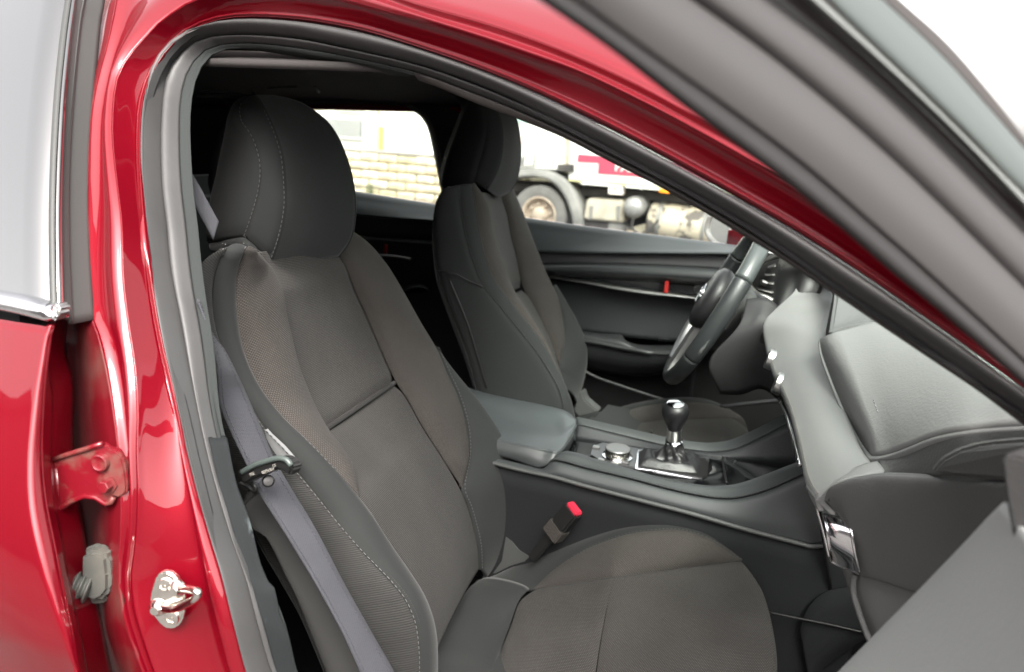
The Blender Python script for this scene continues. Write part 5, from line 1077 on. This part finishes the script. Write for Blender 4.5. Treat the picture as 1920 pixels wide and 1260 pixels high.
# airbag pad: thick raised slab
pa = L([(1537, 636), (1541, 660), (1552, 692), (1575, 750), (1603, 808), (1622, 840), (1634, 853)], [-.06, -.09, -.14, -.22, -.31, -.37, -.42], 40)
pb = L([(1552, 625), (1600, 612), (1650, 601), (1720, 590), (1820, 580), (1950, 570), (2050, 560)], [-.06, -.06, -.07, -.08, -.10, -.12, -.14], 40)
pcn = L([(1642, 854), (1670, 848), (1700, 837), (1750, 817), (1800, 806), (1850, 800), (1915, 795), (2010, 790)], [-.43, -.45, -.475, -.51, -.54, -.56, -.59, -.63], 40)
# three sided pad as a grid between left edge and far/right edge
far_ = pb[-1]; 
G = []
for i, s in enumerate(np.linspace(0, 1, 40)):
    topP = rs(pb, 40)[i]; botP = rs(pcn, 40)[i]
    G.append([topP*(1-t)+botP*t for t in np.linspace(0, 1, 40)])
G = np.array(G)
le = rs(np.vstack([pa]), 40)
w_ = np.linspace(0, 1, 40)
for i in range(40):                                           # blend to the traced left edge
    G[i] = G[i]+(le-G[0])*((1-w_[i])**3) if i else le
G[:, :, 2] += .012*np.sin(np.pi*np.clip(w_, 0, 1))[None, :]*np.sin(np.pi*np.clip(w_*.6, 0, 1))[:, None]
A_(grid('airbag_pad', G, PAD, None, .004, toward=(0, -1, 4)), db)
low = np.array([0.004, 0, -.016])
rim1 = np.vstack([le, rs(pcn, 40)[1:]])
rim1 = rs(rim1, 90)
A_(loft('pad_edge', [rim1+np.array([.001, 0, -.0005]), rim1+np.array([-.0015, -.002, -.004]), rim1+np.array([0, -.001, -.009]), rim1+low], PAD, None, 4, True, .003), db)
a = aY(1630, 795, -.41); q = aY(1644, 828, -.44); tt = G[0:3, 30]
ta = G[3, 27]; tb = G[3, 36]; tn_ = np.array([0, 0, 1.0])
A_(text('pad_lettering', 'AIRBAG', .0095, ta+np.array([.002, 0, .003]), tb-ta, np.cross(np.array([0, 0, 1.0]), tb-ta), mat('embossed_highlight', (.21, .215, .21), .5), None, .0008), db)  # letters lighter than the pad: the embossing highlight is in the colour
# below pad: end face pieces
x0 = L([(1645, 864), (1662, 868), (1700, 855), (1750, 833), (1800, 820), (1850, 813), (1915, 808), (2010, 803)], [-.44, -.455, -.48, -.515, -.545, -.565, -.595, -.635], 40)
x1 = L([(1655, 886), (1672, 889), (1700, 889), (1745, 890), (1800, 894), (1850, 898), (1915, 902), (2010, 908)], [-.47, -.48, -.50, -.53, -.56, -.58, -.61, -.65], 40)
A_(loft('dash_end_upper', [x0+np.array([.003, .002, .004]), x0, mix(x0, x1, .5)+np.array([0, -.004, 0]), x1], PLAS, None, 5, True, .004), db)
sp = [(1748, 887), (1757, 874), (1770, 861), (1800, 845), (1835, 835), (1860, 831), (1920, 826), (1990, 822), (2000, 905), (1880, 898)]
A_(prism('speaker_cover', [aY(x, y, -.55-(x-1748)*.0004) for x, y in sp], (0, .01, 0), PLAS, None, .002), db)
y0 = L([(1552, 934), (1560, 912), (1590, 899), (1625, 892), (1660, 889), (1745, 892), (1800, 896), (1880, 902), (2000, 912)], [-.49, -.495, -.50, -.505, -.51, -.53, -.55, -.59, -.64], 60)
y1 = L([(1590, 976), (1594, 984), (1597, 1000), (1603, 1030), (1612, 1074), (1650, 1086), (1720, 1108), (1850, 1145), (2000, 1190)], [-.475, -.475, -.475, -.475, -.47, -.48, -.50, -.55, -.62], 60)
A_(loft('glovebox_lid', [y0+np.array([.004, .006, 0]), y0, mix(y0, y1, .08)+np.array([-.004, -.005, 0]), mix(y0, y1, .5)+np.array([-.003, -.005, 0]), mix(y0, y1, .95)+np.array([-.002, -.003, 0]), y1, y1+np.array([.01, .01, 0])], PLAS, None, 7, True, .004), db)
A_(prism('glovebox_frame', [aY(x, y, -.462) for x, y in [(1560, 946), (1570, 975), (1590, 1070), (1612, 1078), (1720, 1108), (1800, 1000), (1720, 896), (1600, 902), (1566, 915)]], (.01, .02, 0), PLAS), db)
z1 = L([(1545, 965), (1552, 962), (1566, 966), (1590, 975), (1596, 980)], [-.47, -.475, -.48, -.485, -.485], 16)
z2 = L([(1560, 1054), (1572, 1058), (1588, 1064), (1612, 1077), (1614, 1078)], [-.455, -.458, -.462, -.468, -.468], 16)
ca = L([(1545, 965), (1550, 990), (1554, 1020), (1560, 1054)], [-.470, -.480, -.482, -.474], 30); cb = L([(1591, 976), (1597, 1000), (1603, 1035), (1613, 1077)], [-.480, -.490, -.492, -.484], 30)
A_(panel('chrome_trim', ca, cb, CHROME, None, bulge=.0025, k=16, pinch=0, toward=CAM), db)
A_(tube('chrome_rim', np.vstack([ca, cb[::-1], ca[:1]]), .0016, CHROME, None, 8), db)
A_(tube('chrome_edge', L([(1531, 944), (1536, 965), (1543, 990), (1550, 1020), (1556, 1046)], -.46, 16), .0022, CHROME, None, 8), db)
A_(tube('chrome_line', L([(1462, 735), (1474, 762), (1484, 795), (1492, 822), (1500, 852)], [-.03, -.10, -.18, -.25, -.32], 20)+np.array([.002, 0, -.012]), .0035, CHROME, None, 8), db)
w0 = L([(1560, 1054), (1585, 1066), (1612, 1079), (1660, 1090), (1720, 1110), (1850, 1147), (2000, 1192)], [-.455, -.46, -.468, -.48, -.50, -.55, -.62], 40)
w1 = L([(1630, 1200), (1640, 1220), (1660, 1240), (1700, 1260), (1760, 1290), (1880, 1330), (2000, 1380)], [-.42, -.43, -.44, -.45, -.47, -.52, -.58], 40)
A_(loft('lower_dash', [w0+np.array([.010, .012, 0]), mix(w0, w1, .1)+np.array([.006, .006, 0]), mix(w0, w1, .5)+np.array([.002, 0, 0]), w1], PADS, None, 5, True, .005), db)
A_(tube('knee_trim_edge', L([(1604, 1078), (1600, 1095), (1601, 1115), (1608, 1140), (1618, 1170), (1630, 1200)], -.455, 24), .003, PADS, None, 8), db)
# footwell walls (dark) and floor mat
A_(box('footwell_front', (.34, -.40, .48), (.02, .34, .26), CARPET)); A_(box('driver_footwell', (.34, .42, .55), (.02, .34, .30), CARPET))
A_(box('dash_core', (.33, .05, .84), (.10, .62, .10), BLK))
A_(loft('console_kick_panel', [L([(1500, 1180), (1510, 1150), (1525, 1128), (1550, 1110), (1590, 1102), (1640, 1100)], -.142, 24), L([(1520, 1300), (1530, 1270), (1560, 1240), (1590, 1220), (1620, 1200), (1660, 1190)], -.145, 24)], FELT, None, 3, False, .003), cn)
A_(tube('carpet_seam', L([(1440, 1148), (1500, 1160), (1560, 1172), (1620, 1186)], -.150, 20), .002, BLK, None, 6), cn)
# knobs of the climate panel
for px, py, Y in ((1441, 676, .05), (1456, 722, -.03)):
    q = aY(px, py, Y); k = part('climate_knob', q)
    A_(lathe('knob_rim', q+np.array([.014, 0, 0]), (-1, 0, .25), [(0, .012), (.004, .016), (.006, .0175), (.016, .0170), (.018, .015), (.018, .001)], SATIN, None, 32), k)
    A_(lathe('knob_stem', q+np.array([.024, 0, -.003]), (-1, 0, .25), [(0, .011), (.012, .011)], CHROME, None, 24), k)
VSAT = mat('vent_metal', (.16, .155, .15), .35, .9)
# far instrument area: hood, vent, column, stalk
ih = part('instrument_hood', aY(1480, 560, .25), 'dark instrument hood beside the steering wheel')
hh0 = L([(1464, 478), (1458, 500), (1454, 530), (1452, 560), (1455, 590)], [.32]*5, 20); hh1 = L([(1520, 470), (1505, 500), (1500, 520), (1492, 545), (1466, 576)], [.21, .21, .21, .20, .19], 20)
A_(loft('hood_side', [hh0+np.array([0, .08, 0]), hh0, mix(hh0, hh1, .5)+np.array([-.006, -.004, 0]), hh1, hh1+np.array([.04, 0, 0])], BLK, None, 6, True, .005), ih)
vt = part('air_vent', aY(1430, 530, .5), 'round-edged air vent behind the steering wheel')
A_(tube('vent_ring', L([(1398, 520), (1408, 510), (1425, 495), (1445, 484), (1464, 478)], .46, 24), .006, VSAT, None, 10), vt)
A_(tube('vent_ring', L([(1403, 530), (1407, 540), (1420, 552), (1436, 558), (1448, 565)], .46, 24), .007, VSAT, None, 10), vt)
A_(prism('vent_back', [aY(x, y, .50) for x, y in [(1400, 524), (1425, 497), (1464, 480), (1456, 520), (1450, 565), (1420, 552)]], (.01, .03, 0), BLK), vt)
for k in range(5):
    A_(loft('vent_slat', [L([(1412+k*7, 548-k*13+6), (1449+k*1.2, 562-k*17+4)], .47, 6), L([(1412+k*7, 545-k*13+6), (1449+k*1.2, 558-k*17+4)], .49, 6)], VSAT, None, 2, False, .003), vt)
A_(lathe('vent_tab', aY(1437, 532, .46), (-1, -.2, .3), [(0, .006), (.01, .006), (.012, .004)], VSAT, None, 16), vt)
dl = part('driver_side_dash', (-.05, .4, .7))
A_(loft('column_shroud', [L([(1345, 540), (1375, 530), (1395, 528), (1412, 540)], .33, 20), L([(1350, 575), (1385, 560), (1405, 556), (1420, 560)], .27, 20), L([(1340, 620), (1370, 610), (1400, 590), (1415, 568)], .27, 20), L([(1320, 660), (1360, 650), (1395, 625), (1412, 600)], .33, 20)], PLAS, None, 6, True, .006), dl)
A_(loft('lower_column_panel', [L([(1400, 560), (1425, 558), (1445, 562), (1466, 578)], .24, 20), L([(1385, 610), (1405, 605), (1420, 600), (1440, 600)], .20, 20), L([(1330, 680), (1370, 660), (1410, 650), (1440, 640)], .20, 20), L([(1350, 740), (1390, 740), (1430, 730), (1470, 760)], .24, 20)], mat('knee_panel', (.030, .030, .031), .55, bump=.2, bscale=400), None, 6, True, .006), dl)
q = aY(1396, 600, .24); q2 = aY(1425, 597, .24)
A_(tube('stalk', np.array([q2+np.array([.02, 0, 0]), q2, q]), [.005, .006, .007], BLK, None, 16), dl)
A_(lathe('stalk_end', q, q-q2+np.array([0, -.01, 0]), [(-.012, .009), (0, .0112), (.003, .0112), (.004, .009)], PLAS, None, 24), dl)
A_(lathe('start_button', aY(1434, 632, .16), (-1, -.6, .3), [(-.003, .012), (.002, .012)], BLK, None, 24), dl)
A_(box('door_end_trim', aY(1435, 462, .66), (.03, .02, .012), PADS, None, bevel=.004), dl); A_(tube('tweeter_trim', L([(1420, 470), (1440, 474), (1480, 478)], .64, 10), .006, SATIN, None, 8), dl)
# ------------------------------------------------------------------ steering wheel
sw = part('steering_wheel', (-.205, .36, .94), 'black leather steering wheel with silver spokes seen from the side')
WC = np.array([-.205, .36, .94]); ta_ = math.radians(25); yw = math.radians(9); Wn = np.array([-math.cos(ta_)*math.cos(yw), -math.cos(ta_)*math.sin(yw), math.sin(ta_)]); Ws = np.array([math.sin(yw), -math.cos(yw), 0]); Wu = np.cross(Ws, Wn)*-1
Wu = Wu if Wu[2] > 0 else -Wu
def rim(name, a0, a1, M, par, R0=.178, r0=.0165, r1=.0145, n=60, inner=None):
    V = []; Fc = []; seg = 20
    angs = np.linspace(math.radians(a0), math.radians(a1), n)
    for t in angs:
        er = Ws*math.sin(t)+Wu*math.cos(t)
        for k in range(seg):
            p = 2*math.pi*k/seg; V.append(WC+er*(R0+r1*math.cos(p))+Wn*(r0*math.sin(p)))
    for i in range(n-1):
        for k in range(seg): Fc.append((i*seg+k, (i+1)*seg+k, (i+1)*seg+(k+1) % seg, i*seg+(k+1) % seg))
    Fc += [tuple(range(seg)), tuple((n-1)*seg+k for k in range(seg))[::-1]]
    return A_(mesh(name, V, Fc, M, None), par)
WL = mat('wheel_leather', (.028, .031, .032), .33, bump=.12, bscale=350); WS = mat('wheel_smooth', (.060, .068, .068), .30)
rim('rim_leather', -330+0, -330+0, WL, sw) if False else None
rim('rim_grip', 63, 118, WL, sw, r0=.0175, r1=.0145); rim('rim_grip', -118, -63, WL, sw, r0=.0175, r1=.0145)
rim('rim_top', -62.2, 62.2, WS, sw, r0=.0168, r1=.0140); rim('rim_bottom', 118.8, 241.2, WL, sw, r0=.0168, r1=.0140)
# airbag boss, spokes
hub = []
for h_, sc_ in ((-.03, .70), (0, .92), (.012, 1.0), (.026, .97), (.034, .82), (.037, .5), (.038, .02)):
    hub.append([WC+Wn*(h_-.002)+(Ws*math.cos(t)*.078+Wu*math.sin(t)*.062)*sc_*(1-.10*math.cos(2*t)) for t in np.linspace(0, 2*math.pi, 48, endpoint=False)])
A_(grid('airbag_boss', np.array(hub), mat('boss_plastic', (.016, .016, .017), .42, bump=.2, bscale=300), None, 0, toward=WC+Wn*9, wrap=True), sw)
A_(lathe('hub_stem', WC-Wn*.10, Wn, [(0, .055), (.08, .06)], BLK, None, 32), sw)
def bar_(a, b, w_a, w_b, th, M, nm, lift=0):
    d = b-a; d /= np.linalg.norm(d); s_ = np.cross(Wn, d)
    P4 = [a-s_*w_a, a+s_*w_a, b+s_*w_b, b-s_*w_b]; return A_(prism(nm, [p+Wn*lift for p in P4], -Wn*th, M, None, .004), sw)
for sg in (-1, 1):
    bar_(WC+Ws*sg*.06, WC+Ws*sg*.168+Wu*.01, .030, .022, .022, BLK, 'spoke')
    bar_(WC+Ws*sg*.075, WC+Ws*sg*.165+Wu*.01, .010, .008, .006, SATIN, 'spoke_trim', .004)
bar_(WC-Wu*.05, WC-Wu*.172, .034, .044, .018, SATIN, 'lower_spoke', .014)
rim('rim_inlay', 196, 238, mat('inlay_metal', (.22, .22, .22), .35, .9), sw, R0=.168, r0=.0185, r1=.008)
eo = [WC+Wn*.038+(Ws*math.cos(t)*.026+Wu*math.sin(t)*.020) for t in np.linspace(0, 2*math.pi, 33)]
A_(tube('emblem_ring', eo, .0016, CHROME, None, 8), sw)
A_(tube('emblem_wing', cr([WC+Wn*.039+Ws*x_*.024+Wu*y_*.024 for x_, y_ in ((-1, .35), (-.45, .25), (0, -.25), (.45, .25), (1, .35))], 24), .0014, CHROME, None, 8), sw)
bpy.context.view_layer.update()
